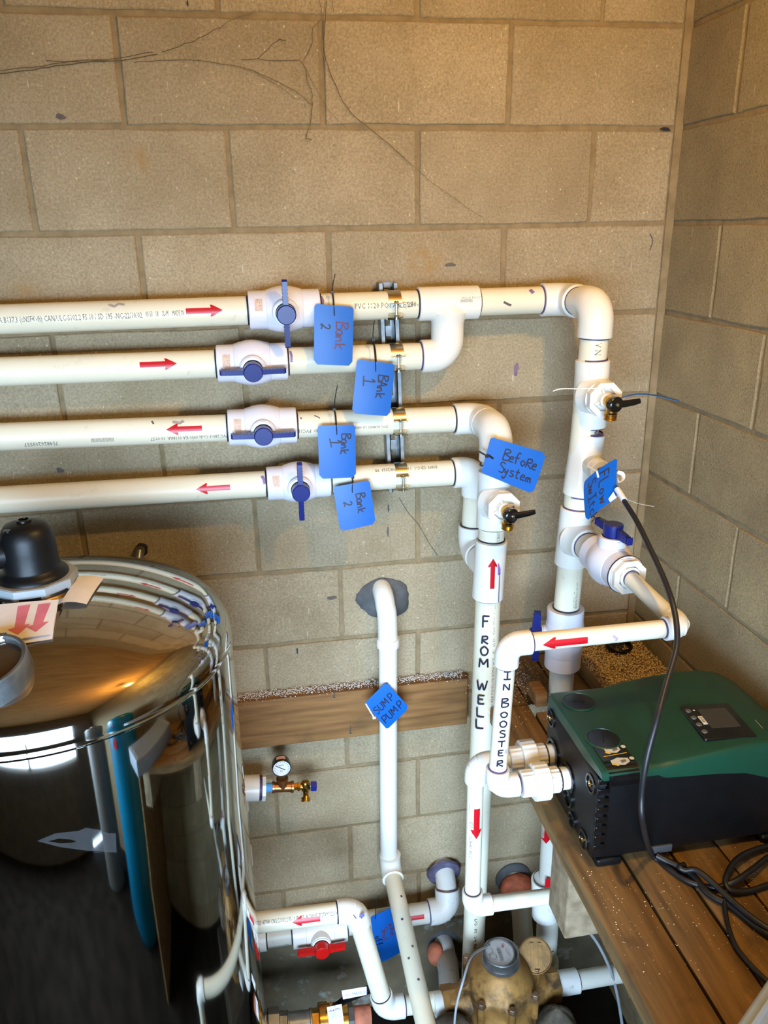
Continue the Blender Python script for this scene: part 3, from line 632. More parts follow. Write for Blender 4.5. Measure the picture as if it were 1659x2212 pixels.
ptext(r2,'CALCULATION OF CODE HEADER',.009,cylmap(V2(1228),-Z,(.3,-1,.1),PR),0,-.002,sx=.75)
ptext(r2,'2"  SCH40',.012,cylmap(V2(1280),-Z,(.3,-1,.1),PR),0,-.004,sx=.8)
drain_valve('brass drain valve with black lever on the corner riser, below its top elbow',TA,(.03,-1,0),V((1,0,.04)))
# white tie and curled blue strip hanging from it
wt=MB().tube(catmull([PY(1195,845,-.30),PY(1212,840,-.31),PY(1250,840,-.335),PY(1290,840,-.345),PY(1300,852,-.345)],5),.0014,6,flat=.5).build('cable_tie',ZIPW); tag(wt,'thin white cable tie sticking out left of the upper drain valve','cable tie')
cs=catmull([PY(1316,866,-.33),PY(1340,860,-.33),PY(1375,852,-.34),PY(1412,854,-.36),PY(1466,866,-.38)],6); k=len(cs)
m=MB(); vs=[]
for i,p in enumerate(cs):
    w=.005+.034*(i/(k-1)); d=V((-.36,-.9,.10)).normalized(); vs+=[p+d*w*.6,p-d*w*.6]
m.add(vs,[(2*i,2*i+1,2*i+3,2*i+2) for i in range(k-1)])
o=m.build('blank_tag',BLUET); sm=o.modifiers.new('thick','SOLIDIFY'); sm.thickness=.0007; tag(o,'curled blue tag seen edge-on, sticking out right from the upper drain valve','tag')
# ball valve low on V2 (handle behind)
vb=V2(1376); ball_valve('white ball valve low on the corner riser with its navy handle behind it',vb,dirv(V2,1376),(-.96,.28,0),0,.0435,(V2(1313)-V2(1438)).length/2,sticker=False,hl=.062,bulge=1.1)
# V2 under the deck
r2b=tee(r2,V2(1938),dirv(V2,1938),V((.62,-.78,0)),FR,.065,.05,rp=PR,rings=(BLACKM,None,None),Rb=.024,m=FIT)
MB().lathe(V2(2075),dirv(V2,1980),[(FR,-.08),(FR,.004),(FR-.0012,.005)],30).build('coupling',FIT,r2); ringmark(r2,V2(2038),dirv(V2,1980),PR,BLACKM)
arrow_on(r2,cylmap(V2(1780),-Z,(-.15,-1,.2),PR),-.012,.063,.0125,head=.016,hw=.026)
m=MB(); f=cylmap(V2(1905),-Z,(-.2,-1,.2),FR); vs=[]
for i in range(3):
    for j in range(5): P,N=f(-.012+.05*i/2,-.007+.014*j/4); vs.append(P+N*.0006)
m.add(vs,[(i*5+j,i*5+j+1,i*5+j+6,i*5+j+5) for i in range(2) for j in range(4)]).build('arrow_sticker',RED,r2)
# sensor plug and grey tube
sd=V((.62,-.78,0)).normalized(); sp=V2(1938)+sd*.05
sen=thing('sensor_plug','white hex plug with black cable boot and grey tube under the deck','sensor',sp-Z*.05)
MB().lathe(sp,sd,[(.029,0),(.029,.016),(.02,.018),(.0195,.02)],6,hint=Z).build('hex_plug',FIT,sen,20)
ringmark(sen,sp-sd*.003,sd,.0246,BLACKM)
MB().lathe(sp+sd*.018,sd,[(.009,0),(.009,.008)],16).build('blue_seal',mat('blue_seal',(60,140,214),.5),sen)
b0=sp+sd*.026; b1=PY(1250,1992,b0.y-.06)
MB().tube([b0-sd*.004,b0+sd*.012,b0.lerp(b1,.6),b1],[.0095,.0095,.009,.006],16).build('cable_boot',BLACKP,sen)
MB().tube(catmull([b1,PY(1262,2000,b1.y-.005),PY(1295,2045,b1.y-.02),PY(1325,2115,b1.y-.03),PY(1342,2200,b1.y-.03),PY(1352,2290,b1.y-.02)],6),.0042,12).build('tube',TUBEG,sen)
# --- V1: from-well riser
r1=thing('pipe_run','white riser pipe with FROM WELL handwritten in black down its length','pipe',V1(2060)-V((0,0,.15)),'riser pipes')
elbow(r1,E4,Y,(V1(1000)-E4),FR,.066,rp=PR,rings=(BLACKM,BLACKM))
pipe(r1,E4-Z*.04,V1(1230),PR); pipe(r1,V1(1230),V1(2060)-Z*.25,PR)
TD=V1(1078); tee(r1,TD,dirv(V1,1078),V((.04,-1,0)),FR,(V1(1010)-V1(1130)).length/2,.056,rp=PR,rings=(None,BLACKM,None))
MB().lathe(V1(1290),V1(1167)-V1(1290),[(FR-.0012,0),(FR,.0012),(FR,(V1(1167)-V1(1290)).length-.001),(FR-.0012,(V1(1167)-V1(1290)).length)],30).build('tee',FIT,r1)
MB().lathe(T1,(E6-T1),[(FR,0),(FR,.062)],30).build('tee_branch',FIT,r1); ringmark(r1,V1(1164),dirv(V1,1164),PR,BLACKM); ringmark(r1,V1(1291),dirv(V1,1291),PR,PURPLE)
drain_valve('brass drain valve with black lever on the from-well riser, below the before-system tag',TD,(.03,-1,0),V((1,0,.05)))
arrow_on(r1,cylmap(V1(1272),Z,(-.05,-1,.2),FR,-1),0,(V1(1208)-V1(1272)).length,.0105,head=.018,hw=.021)
blobP=MB(); ribbons(blobP,[[(0,0),(0,-.075)]],cylmapV(V1(1240),(.42,-1,0),FR),.0022).build('primer_drip',PURPLE,r1,0)
ribbons(MB(),[[(0,.022),(0,.012),(.0005,-.008)]],cylmapV(V1(1237),(.36,-1,0),FR),.008).build('primer_drip',mat('purple_primer_wet',(142,108,186),.4),r1,0)
ribbons(MB(),[[(0,0),(0,-.03)]],cylmapV(V1(1292),(.38,-1,0),PR),.0018).build('primer_drip',PURPLE,r1,0)
def hand(parent,chars,f_at,r,n,size,w,m=INKD,name='handwritten_letter'):
    for ch,v,*hw in chars:
        h,wd=hw if hw else (size,size)
        ln,_=word(ch,1.0); xs=[a for l in ln for a,b in l]; cx_=(min(xs)+max(xs))/2
        ribbons(MB(),[[((a-cx_)*wd,(b-.5)*h) for a,b in l] for l in ln],cylmapV(f_at(v),n,r),w,.0009).build(name,m,parent,0)
hand(r1,[('F',1346,.03,.03),('R',1383,.026,.028),('O',1408,.024,.032),('M',1435,.024,.034),('W',1483,.026,.034),('E',1514,.024,.03),('L',1541,.026,.036),('L',1566,.026,.038)],V1,PR,(-.28,-1,.1),.027,.0042)
ptext(r1,'SD 195 -ND-22/10-02    03 59   18    SL-M  MADE IN USA For IPEX USA LLC',.0105,cylmap(V1(1298),-Z,(.4,-1,.1),PR),0,-.004,sx=.95)
ptext(r1,'XirtecPVC',.0155,cylmap(V1(1588),-Z,(.42,-1,.1),PR),-.01,-.004,sx=.9,m=BLACKM); ptext(r1,'2 IN SCH 40 PVC',.012,cylmap(V1(1655),-Z,(.42,-1,.1),PR),0,-.004,sx=.9)
ptext(r1,'ASTM D1785-2',.011,cylmap(V1(1132),-Z,(.2,-1,.1),PR),0,-.004,sx=.62)
ptext(r1,'DS  H  S4 8E',.016,cylmap(V1(1985),-Z,(.1,-1,.2),PR),0,-.006,sx=1.3,m=BLACKM)
# ================================================================== BOOSTER LOOP (1 inch)
P1=.0167; F1=.0222
bi=thing('pipe_run','white booster inlet pipe with IN BOOSTER written on it and a red arrow','pipe',PY(1072,1690,-.65)-V((0,0,.03)),'booster pipes')
vbr=TC+BD*.165; vend=TC+BD*.245
pipe(bi,TC+BD*.03,vbr,PR)
ball_valve('white ball valve on the branch of the corner riser, navy handle on top',vbr,BD,Z,0,.0405,.064,sticker=False,hl=.056,stemh=.006)
bu=thing('reducer_bushing','white octagonal reducer bushing on the end of the branch ball valve','bushing',vbr+BD*.064-Z*.04)
MB().lathe(vbr+BD*.060,BD,[(.040,0),(.040,.006),(.0395,.0075),(.0385,.0075),(.0385,.018),(.0255,.018),(.0255,.009)],8,hint=Z*.92+X*.38).build('octagon',FIT,bu,20)
MB().lathe(vbr+BD*.060,BD,[(.026,.006),(F1+.001,.007),(F1+.001,.021),(P1,.0215)],24).build('socket',FIT,bu)
ringmark(bu,vbr+BD*.083,BD,P1,PURPLE,.003); ringmark(bu,vbr+BD*.0605,BD,.0408,BLACKM,.002)
ec=TC+BD*((TC.y+.662)/-BD.y*-1 if False else (TC.y+.662)/(-BD.y)); ec=V((ec.x,-.662,PZ(1470,1345,TC.z).z))
eB=PY(1097,1392,-.655); eB=V((eB.x,eB.y,eB.z)); ec.z=eB.z+.004
pipe(bi,vbr+BD*.07,ec-BD*.02,P1)
MB().tube([ec-BD*.03,ec-BD*.002],P1*1.001,24).build('pipe_end',PIPE,bi)
elbow(bi,ec,-BD,(eB-ec),F1,.036,rp=P1,rings=(None,PURPLE),b=F1*1.05)
pipe(bi,ec,eB,P1); down=(PY(1072,1700,-.655)-eB).normalized()
elbow(bi,eB,(ec-eB),down,F1,.042,rp=P1,rings=(PURPLE,PURPLE),b=F1*1.1)
eC=on_line(eB,eB+down*.3,v=1700); pipe(bi,eB,eC,P1)
UX=V((1,.0,.0))
elbow(bi,eC,-down,UX,F1,.043,rp=P1,rings=(PURPLE,PURPLE),b=F1*1.1)
hb=(ec-eB).normalized(); a0=on_line(eB,ec,u=1262); a1=on_line(eB,ec,u=1165)
arrow_on(bi,cylmap(a0,hb,(-.05,-1,.1),P1),0,-(a0-a1).length,.0125,head=.022,hw=.0225)
IB=lambda v: on_line(eB,eC,v=v)
hand(bi,[('I',1463,.0155,.026),('N',1488,.0135,.021),('B',1522,.018,.021),('O',1547,.0115,.022),('O',1567,.0135,.023),('S',1589,.015,.021),('T',1611,.013,.021),('E',1630,.012,.018),('R',1651,.017,.021)],IB,P1,(-.10,-1,.2),.0185,.0030)
hand(bi,[('R',1628)],IB,P1,(.55,-1,.2),.010,.0015,PURPLEL)
ribbons(MB(),[[(0,.006),(.001,-.006)]],cylmapV(IB(1488),(.6,-1,.2),P1),.006).build('primer_smear',PURPLEL,bi,0)
ribbons(MB(),[[(-.004,.004),(.004,-.003),(.002,-.008)]],cylmap(on_line(eB,ec,u=1320),hb,(-.05,-1,.1),P1),.005).build('primer_smear',PURPLEL,bi,0)
# unions into the pump
def union(label,c,x_end):
    t=thing('pipe_union',label,'union',c-Z*.04,'pump unions'); r=P1
    def ribbed(name,a,b,R,n,m=FIT):
        rs=[]; N=n*4
        for h in (a,a+.0015,b-.0015,b):
            e=.0015 if h in (a,b) else 0
            rs.append([c+UX*h+(Y*math.cos(2*math.pi*q/N)+Z*math.sin(2*math.pi*q/N))*(R-e+(.0013 if q%4<2 else 0)) for q in range(N)])
        MB().rings(rs).build(name,m,t,30)
    ribbed('end_collar',.006,.032,.0245,16); ribbed('union_nut',.030,.060,.0345,18); ribbed('end_collar',.058,.082,.0235,16)
    MB().lathe(c+UX*.082,UX,[(P1,0),(.0215,.001),(.0215,x_end-.083),(.0225,x_end-.082),(.0225,x_end-.078),(.02,x_end-.0775)],26).build('threaded_adapter',FIT,t)
    ringmark(t,c+UX*.0835,UX,.0216,BLACKM,.0025); return t
union('ribbed white union on the booster inlet, nearer of the two at the pump',eC+UX*.042,(-.445-eC.x-.042))
yb=-.575; eD=PY(1027,1692,yb); eD=V((eD.x,yb,eC.z-.004))
bo=thing('pipe_run','white booster outlet pipe with a red arrow dropping left of the deck','pipe',PY(1020,1955,yb)-V((0,0,.03)),'booster pipes')
dn=(PY(1020,1955,yb)-eD).normalized(); eE=on_line(eD,eD+dn*.4,v=1958)
elbow(bo,eD,UX,dn,F1,.043,rp=P1,rings=(PURPLE,None),b=F1*1.1); pipe(bo,eD,eE,P1); pipe(bo,eD,eD+UX*.08,P1)
elbow(bo,eE,-dn,(PY(1235,1929,yb)-eE),F1,.043,rp=P1,rings=(BLACKM,None),b=F1*1.1); pipe(bo,eE,eE+(PY(1235,1929,yb)-eE)*1.5,P1)
OD=lambda v: on_line(eD,eE,v=v)
arrow_on(bo,cylmap(OD(1748),-Z,(.0,-1,.2),P1),0,(OD(1748)-OD(1812)).length,.0125,head=.02,hw=.0225)
ptext(bo,'IIIIIIII',.014,cylmap(OD(1740),-Z,(-.8,-1,.2),P1),0,-.006,sx=.6); ptext(bo,'DS  1"  SCH40  PVC',.011,cylmap(OD(1778),-Z,(-.7,-1,.2),P1),0,-.005)
union('ribbed white union on the booster outlet, farther of the two at the pump',eD+UX*.062,(-.445-eD.x-.062))
# ================================================================== SUMP PIPE
SR=.0242; SF=.0295
su=thing('pipe_run','white sump discharge pipe leaving the grouted wall hole and running forward below','pipe',PY(842,1870,-.06)-V((0,0,.05)),'drain pipes')
sT=PY(836,1330,-.062); sBm=PY(840,1868,-.065)
pts=[V((sT.x-.004,.02,sT.z+.052)),V((sT.x-.004,-.012,sT.z+.05)),V((sT.x-.003,-.036,sT.z+.042)),V((sT.x-.002,-.054,sT.z+.022)),sT,PY(838,1385,-.063)]
MB().tube(catmull(pts,4),SR+.001,28).build('elbow',FITD if False else FIT,su,50)
MB().lathe(PY(838,1396,-.063),PY(838,1372,-.063)-PY(838,1396,-.063),[(SF-.002,0),(SF,.001),(SF,.022),(SF-.001,.024)],28).build('coupling_lip',FIT,su)
pipe(su,PY(838,1372,-.063),sBm,SR,FIT)
fwd=(PY(918,2200,-.5)-PY(846,1880,-.072)).normalized(); sE=PY(843,1872,-.067)
elbow(su,sE,Z,fwd,SF,.043,b=.04,rp=None,name='elbow')
MB().lathe(sE+Z*.043,Z,[(SF,-.004),(SF+.001,0),(SF-.003,.001)],28).build('lip',FIT,su); MB().lathe(sE+fwd*.043,fwd,[(SF,-.004),(SF+.001,0),(SF-.003,.001)],28).build('lip',FIT,su)
sF=sE+fwd*.82; pipe(su,sE,sF,SR,PIPE); elbow(su,sF,-fwd,-Z,SF,.045,b=.036,rp=SR,rings=(PURPLE,PURPLE)); pipe(su,sF,V((sF.x,sF.y,FLOORZ)),SR,PIPE)
for a_,b_,s_ in ((.12,.35,1),(.19,-.2,2),(.27,.3,3),(.3,-.45,4),(.36,.1,5)):
    f=cylmap(sE+fwd*a_,fwd,(b_,-.6,1),SR); ribbons(MB(),[[(-.003,0),(.003,.002)]],f,.006).build('primer_spot',PURPLE if s_<3 else SPOT,su,0)
# ================================================================== LOWER LEFT PIPES
LY=-.36; LR=.0242; LF=.0295
lp=thing('pipe_run','white pipe with a red arrow turning down to the water meter, beside the tank','pipe',PY(830,2160,LY)-V((0,0,.03)),'lower pipes')
l0=PY(540,1995,LY); lE=PY(768,1966,LY); ld=(lE-l0).normalized(); l2=PY(832,2178,LY); l3=PY(960,2160,LY)
pipe(lp,l0+ld*((-1.126-l0.x)/ld.x),lE,LR); elbow(lp,lE,-ld,(l2-lE),LF,.044,rp=LR,rings=(BLACKM,BLACKM),b=.036); pipe(lp,lE,l2,LR)
elbow(lp,l2,(lE-l2),(l3-l2),LF,.05,rp=LR,rings=(BLACKM,PURPLE),b=.036); pipe(lp,l2,l3,LR)
a0=on_line(l0,lE,u=690); a1=on_line(l0,lE,u=630); arrow_on(lp,cylmap(a0,ld,(0,-1,.45),LR),0,-(a0-a1).length,.0115,head=.02,hw=.0225)
ptext(lp,'STED 45WR CN/LC-S102.2 FS-10 SD-355 @ 23093517527AM 022614 == USA',.0135,cylmap(on_line(l0,lE,u=551),ld,(0,-1,1.05),LR),0,-.006,sx=.5,m=BLACKM)
for f_,w_,m_ in ((cylmapV(lE+(l2-lE).normalized()*.028,(.25,-1,.2),LF),.012,mat('purple_spot',(112,104,190),.5)),(cylmapV(lE+(l2-lE).normalized()*.03,(-.5,-1,.2),LF),.009,SPOT)):
    ribbons(MB(),[[(-.004,.004),(.003,-.006)]],f_,w_).build('primer_spot',m_,lp,0)
# main shut-off pipe along the wall with red-handled valve
MY=-.085
mp=thing('pipe_run','grimy white main pipe along the foot of the wall, ending in an elbow','pipe',PY(925,1972,MY)-V((0,0,.03)),'lower pipes')
m0=PY(560,2026,MY); mE=PY(968,1964,MY); md=(mE-m0).normalized(); mv=on_line(m0,mE,u=690)
pipe(mp,m0-md*.35,mv,PR,PIPEG); pipe(mp,mv,mE,PR,PIPEG)
elbow(mp,mE,-md,V((.05,.45,.9)),FR,.058,m=FITD,rp=PR,rings=(PURPLE,PURPLE)); MB().tube([mE+V((.002,.02,.04)),mE+V((.004,.06,.075)),mE+V((.006,.12,.09))],PR,24).build('wall_stub',FITD,mp)
MB().lathe(V((mE.x+.004,-.006,mE.z+.07)),Y+Z*.2,[(.052,-.004),(.05,-.012),(.035,-.02),(.03,-.02)],28).build('sealant_ring',mat('dark_sealant',(84,78,100),.8,var=.4,scale=40,bump=.8),mp)
MB().lathe(on_line(m0,mE,u=574)-md*.06,md,[(FR,0),(FR,.06),(FR-.001,.061)],28).build('coupling',FIT,mp); ringmark(mp,on_line(m0,mE,u=576),md,PR,BLACKM)
ptext(mp,'MADE IN USA   SL-M',.012,cylmap(on_line(m0,mE,u=578),md,(0,-1,-.1),PR),0,-.012,sx=.8)
f=cylmap(on_line(m0,mE,u=912),md,(0,-1,.55),PR); m=MB(); vs=[]
for i in range(3):
    for j in range(5): P,N=f(-.055+.055*i/2,-.006+.012*j/4); vs.append(P+N*.0006)
m.add(vs,[(i*5+j,i*5+j+1,i*5+j+6,i*5+j+5) for i in range(2) for j in range(4)]).build('arrow_sticker',RED,mp)
ball_valve('white ball valve with a large red handle on the main pipe',mv,md,(0,-1,.0),0,.043,.078,mh=REDH,mbody=FIT,sticker=False,hl=.068,stemh=.008,bulge=1.05)
# ================================================================== TAGS
def hang_tag(label,hp,hm,fp,fm,lines,bow=.002,ink=INKD,w=.003,tie=None,tie_m=ZIP,slot=.11):
    """corners: hole end (letter-top side, letter-bottom side), far end (same order); each (u,v,y)"""
    A,B,C_,D=[PY(*q) for q in (hp,hm,fp,fm)]
    Lm=((C_-A).length+(D-B).length)/2; Sm=((A-B).length+(C_-D).length)/2
    N=((C_-A).cross(A-B)).normalized()
    if N.dot(CAM-A)<0: N=-N
    def f(l,s):
        a=l/Lm; b=s/Sm; P=(B.lerp(A,b)).lerp(D.lerp(C_,b),a); return P+N*(bow*4*b*(1-b)+bow*2*a*(1-a)),N
    r=.007; ch=.009; out=[]
    def arc(cx_,cy_,a0): return [(cx_+r*math.cos(R_(a0+i*30)),cy_+r*math.sin(R_(a0+i*30))) for i in range(4)]
    out+=arc(r,Sm-r,90)[::1]; out+=arc(r,r,180); out+=[(Lm-ch,0),(Lm,ch*.8),(Lm,Sm-ch*.8),(Lm-ch,Sm)]
    t=thing('hang_tag',label,'tag',(A+B+C_+D)/4-Z*.06,'blue hang tags')
    # sheet: clip a grid to the outline by building rows along l
    nl=14; ns=8; rows=[]
    def srange(l):
        lo,hi=0,Sm
        if l<r: k=r-math.sqrt(max(0,r*r-(r-l)**2)); lo,hi=k,Sm-k
        elif l>Lm-ch: k=(l-(Lm-ch))*.8; lo,hi=k,Sm-k
        return lo,hi
    ls=[0,r*.15,r*.5,r]+[r+(Lm-ch-r)*i/nl for i in range(1,nl+1)]+[Lm]
    fr=[];bk=[]
    for l in ls:
        lo,hi=srange(l)
        for j in range(ns+1):
            P,n_=f(l,lo+(hi-lo)*j/ns); fr.append(P); bk.append(P-n_*.0008)
    W=ns+1; K=len(ls); mb=MB(); o=K*W
    fs=[(i*W+j,i*W+j+1,(i+1)*W+j+1,(i+1)*W+j) for i in range(K-1) for j in range(ns)]
    fs+=[tuple(o+q for q in reversed(g)) for g in fs]
    for i in range(K-1):
        for j in (0,ns): fs.append((i*W+j,(i+1)*W+j,o+(i+1)*W+j,o+i*W+j))
    for j in range(ns):
        for i in (0,K-1): fs.append((i*W+j,i*W+j+1,o+i*W+j+1,o+i*W+j))
    mb.add(fr+bk,fs).build('card',BLUET,t,30)
    for s,l0,s0,sz,*rest in lines:
        ln,wd=word(s,sz,rest[0] if rest else .14); sl=rest[1] if len(rest)>1 else 0
        ribbons(MB(),[[(l0+a,s0+b+sl*a) for a,b in q] for q in ln],f,w,.0005).build('handwriting',rest[2] if len(rest)>2 else ink,t,0)
    if tie: tie(t,f,Lm,Sm)
    return t
def vtie(tail,head,slot_px,y,c=None,r=PR):
    def g(t,f,Lm,Sm):
        p,_=f(.014,Sm*.5); P=[PY(*q,y) for q in (tail,head)]
        if tail!=head: MB().tube(catmull([P[0],P[0].lerp(P[1],.5)+V((-.0015,0,0)),P[1]],4),.0021,8,flat=.45).build('tie_tail',ZIP,t)
        MB().box(P[1],(.0065,.0055,.0065)).build('tie_head',ZIP,t,0)
        MB().tube(catmull([P[1],P[1].lerp(p,.5)+V((0,-.003,0)),p+V((0,-.0015,.004)),p+V((0,-.001,-.007))],5),.0021,8,flat=.45).build('tie_strap',ZIP,t)
        if c is not None: MB().tube([c+V((0,-math.cos(a),math.sin(a)))*(r+.0022) for a in [2*math.pi*i/30 for i in range(30)]],.0018,8,closed=True,flat=1).build('tie_loop',ZIP,t)
    return g
TY=-.128
hang_tag('blue tag reading Bank 2 tied to the top header pipe',(764,663,TY),(679,656,TY),(761,790,TY-.004),(678,787,TY-.004),[('Bank',.034,.047,.026,.04,-.06,INKR),('2',.040,.014,.020)],tie=vtie((724,592),(718,632),None,-.112,on_line(*H1,u=718)))
hang_tag('blue tag reading BANK 1 tied to the second header pipe',(853,786,TY),(771,776,TY),(842,899,TY-.006),(760,893,TY-.006),[('BAnk',.028,.051,.023,.04,-.06),('1',.036,.018,.026)],tie=vtie((809,692),(806,733),None,-.112,on_line(*H2,u=807)))
hang_tag('blue tag reading Bank 1 tied to the third header pipe',(767,917,TY),(686,919,TY),(769,1031,TY-.004),(690,1034,TY-.004),[('Bank',.020,.053,.021,.04,-.1),('1',.032,.026,.024,.1,.1)],tie=vtie((729,832),(722,885),None,-.112,on_line(*H3,u=723)))
hang_tag('blue tag reading Bank 2 tied to the lowest header pipe, tilted, lowest of the four',(798,1037,TY),(719,1052,TY),(812,1131,TY-.008),(735,1148,TY-.008),[('Bank',.026,.049,.021,.04,-.04),('2',.040,.018,.019)],tie=vtie((762,1030),(762,1030),None,-.118,on_line(*H4,u=758)))
def bstie(t,f,Lm,Sm):
    p,_=f(.012,Sm*.5); c=V1(1003)
    MB().tube([c+V((math.sin(a),-math.cos(a),.1*math.cos(a)))*(PR+.003+.0004) for a in [2*math.pi*i/30 for i in range(30)]],.0018,8,closed=True).build('tie_loop',ZIP,t)
    q=PY(1052,985,-.275); MB().box(q,(.007,.006,.006)).build('tie_head',ZIP,t,0); MB().tube([PY(1036,976,-.245),q,f(.006,Sm*.52)[0]-V((0,.003,0)),f(.017,Sm*.48)[0]-V((0,.001,0))],.002,8).build('tie_strap',ZIP,t)
hang_tag('blue tag reading Before System tied to the from-well riser',(1060,944,-.268),(1039,1021,-.268),(1180,979,-.276),(1151,1067,-.276),[('BefoRe',.038,.047,.025,.0,.0),('System',.036,.018,.024,.0,.0)],tie=bstie)
def fstie(t,f,Lm,Sm):
    p,_=f(.006,Sm*.45); MB().tube([p+V((-.006,.03,.006)),p+V((-.001,-.002,.004)),p+V((.002,-.003,-.008))],.0022,8).build('tie_strap',ZIPW,t)
    MB().tube(catmull([p+V((.03,.03,-.05)),PY(1352,1078,-.32),PY(1380,1088,-.30),PY(1412,1094,-.28)],5),.0008,6).build('tie_tail',ZIPW,t)
hang_tag('blue tag reading FLOW SwItch tied below the flow switch',(1334,989,-.385),(1262,1041,-.425),(1334,1077,-.39),(1267,1127,-.42),[('FLow',.012,.050,.026,.12),('SwItch',.012,.016,.024,.06)],bow=-.006,ink=mat('marker_ink_brown',(58,40,44),.5),tie=fstie)
def sptie(t,f,Lm,Sm):
    c=PY(838,1545,-.064); MB().tube([c+V((math.sin(a),-math.cos(a),0))*(SR+.003) for a in [2*math.pi*i/30 for i in range(30)]],.0016,8,closed=True).build('tie_loop',ZIPW,t)
    MB().tube([PY(790,1520,-.098),PY(800,1537,-.10),PY(808,1550,-.10)],.0021,8).build('tie_strap',ZIPW,t); MB().box(PY(808,1550,-.10),(.008,.005,.006)).build('tie_head',ZIPW,t,0)
hang_tag('blue tag reading SUMP PUMP turned cornerwise on the sump pipe',(788,1518,-.098),(836,1576,-.098),(834,1473,-.096),(884,1528,-.096),[('SUMP',.006,.054,.022,.14),('PUMP',.008,.017,.023,.14)],tie=sptie,w=.0028)
def mstie(t,f,Lm,Sm):
    MB().tube(catmull([PY(817,1935,-.12),PY(812,1955,-.125),PY(811,1985,-.13)],4),.0021,8,flat=.45).build('tie_strap',ZIP,t)
hang_tag('blue tag reading Main Shut off hanging from the main pipe',(845,1960,-.125),(800,1980,-.125),(868,2056,-.14),(815,2083,-.15),[('mAin',.048,.05,.02,.08,0,INKR),('Shut',.052,.027,.018,.08,0,INKR),('off',.068,.006,.018)],tie=mstie)
# ================================================================== FLOW SWITCH AND ITS CABLE
fs=thing('flow_switch','white cylindrical flow switch screwed into the corner riser','switch',TB-V((0,.09,.04)))
fd=V((.0,-1,-.02)).normalized(); c0=TB+V((.006,0,.004))
MB().lathe(c0,fd,[(.0235,.02),(.0235,.054),(.0228,.056),(.0215,.056),(.0215,.059),(.0235,.059),(.0235,.076),(.022,.078),(.012,.078)],28).build('housing',FIT,fs)
f=cylmap(c0+fd*.044,fd,(-.6,-.1,1),.0236); m=MB(); vs=[]
for i in range(3):
    for j in range(7): P,N=f(-.012+.022*i/2,-.016+.034*j/6); vs.append(P+N*.0003)
m.add(vs,[(i*7+j,i*7+j+1,i*7+j+8,i*7+j+7) for i in range(2) for j in range(6)]).build('rating_label',mat('grey_print_label',(204,202,196),.6,var=.25,scale=260),fs)
MB().lathe(c0+fd*.078,fd,[(.0105,0),(.0105,.012),(.0075,.018),(.006,.018)],8).build('cable_gland',BLACKG,fs,20)
g0=c0+fd*.093
cab=[g0,PY(1318,1040,-.355),PY(1334,1058,-.385),PY(1350,1085,-.44),PY(1375,1125,-.5),PY(1402,1180,-.56),PY(1430,1240,-.62),PY(1452,1300,-.68),PY(1462,1355,-.715),PY(1460,1405,-.74),PY(1440,1475,-.78),PY(1420,1550,-.82),PY(1397,1640,-.84),PY(1386,1720,-.845),PY(1389,1780,-.85)]
DZ=.48
for u,v,dz in ((1408,1845,.012),(1450,1880,.006),(1490,1905,.006),(1540,1917,.008),(1585,1905,.02),(1625,1878,.022),(1668,1848,.012),(1715,1850,.008),(1700,1900,.006),(1659,1912,.006),(1615,1925,.006),(1575,1922,.014),(1568,1895,.02),(1590,1858,.02),(1630,1836,.014),(1680,1830,.008),(1730,1880,.006),(1720,1960,.006)):
    cab.append(PZ(u,v,DZ+dz))
P=catmull(cab,6)
cb=thing('flow_switch_cable','black cable hanging from the flow switch over the pump and coiling on the deck','cable',PZ(1540,1917,DZ))
MB().tube(P,.0052,12).build('cable',CABLE,cb,60)
MB().tube([PY(1333,1057,-.402),PY(1341,1068,-.418),PY(1348,1080,-.434)],.0062,14).build('wrap_label',PAPER,cb)
m=MB(); q=[PY(1325,1062,-.40),PY(1332,1075,-.40),PY(1318,1085,-.395),PY(1314,1078,-.395)]; m.add(q,[(0,1,2,3)]); m.build('label_flag',PAPER,cb,0)
MB().tube(catmull([PY(1334,1020,-.36),PY(1345,1024,-.36),PY(1346,1035,-.37),PY(1337,1042,-.38),PY(1334,1034,-.37)],4),.004,8,flat=.3).build('label_loop',PAPER,cb)
pc=catmull([PZ(1418,1848,DZ+.012),PZ(1445,1862,DZ+.008),PZ(1490,1885,DZ+.008),PZ(1530,1930,DZ+.007),PZ(1580,1958,DZ+.007),PZ(1640,2005,DZ+.007),PZ(1720,2060,DZ+.008)],6)
o=MB().tube(pc,.0068,12).build('power_cord',CABLE); tag(o,'thick black power cord leaving the pump foot and crossing the deck','cable')
pc=catmull([PZ(1478,1868,DZ+.018),PZ(1468,1873,DZ+.022),PZ(1480,1880,DZ+.02),PZ(1505,1880,DZ+.026),PZ(1545,1912,DZ+.022),PZ(1595,1958,DZ+.018),PZ(1650,2000,DZ+.016),PZ(1720,2040,DZ+.01)],6)
o=MB().tube(pc,.0052,12).build('power_cord',CABLE); tag(o,'thinner black cord with a bent-back loop lying over the thick power cord','cable')
pc=catmull([PZ(1567,1925,DZ+.016),PZ(1566,1960,DZ+.008),PZ(1573,2000,DZ+.005),PZ(1590,2045,DZ+.005),PZ(1622,2085,DZ+.005),PZ(1660,2122,DZ+.005),PZ(1720,2170,DZ+.005)],6)
o=MB().tube(pc,.0042,12).build('power_cord',CABLE); tag(o,'thin black cord curving down the deck to the grey ribbed cover','cable')

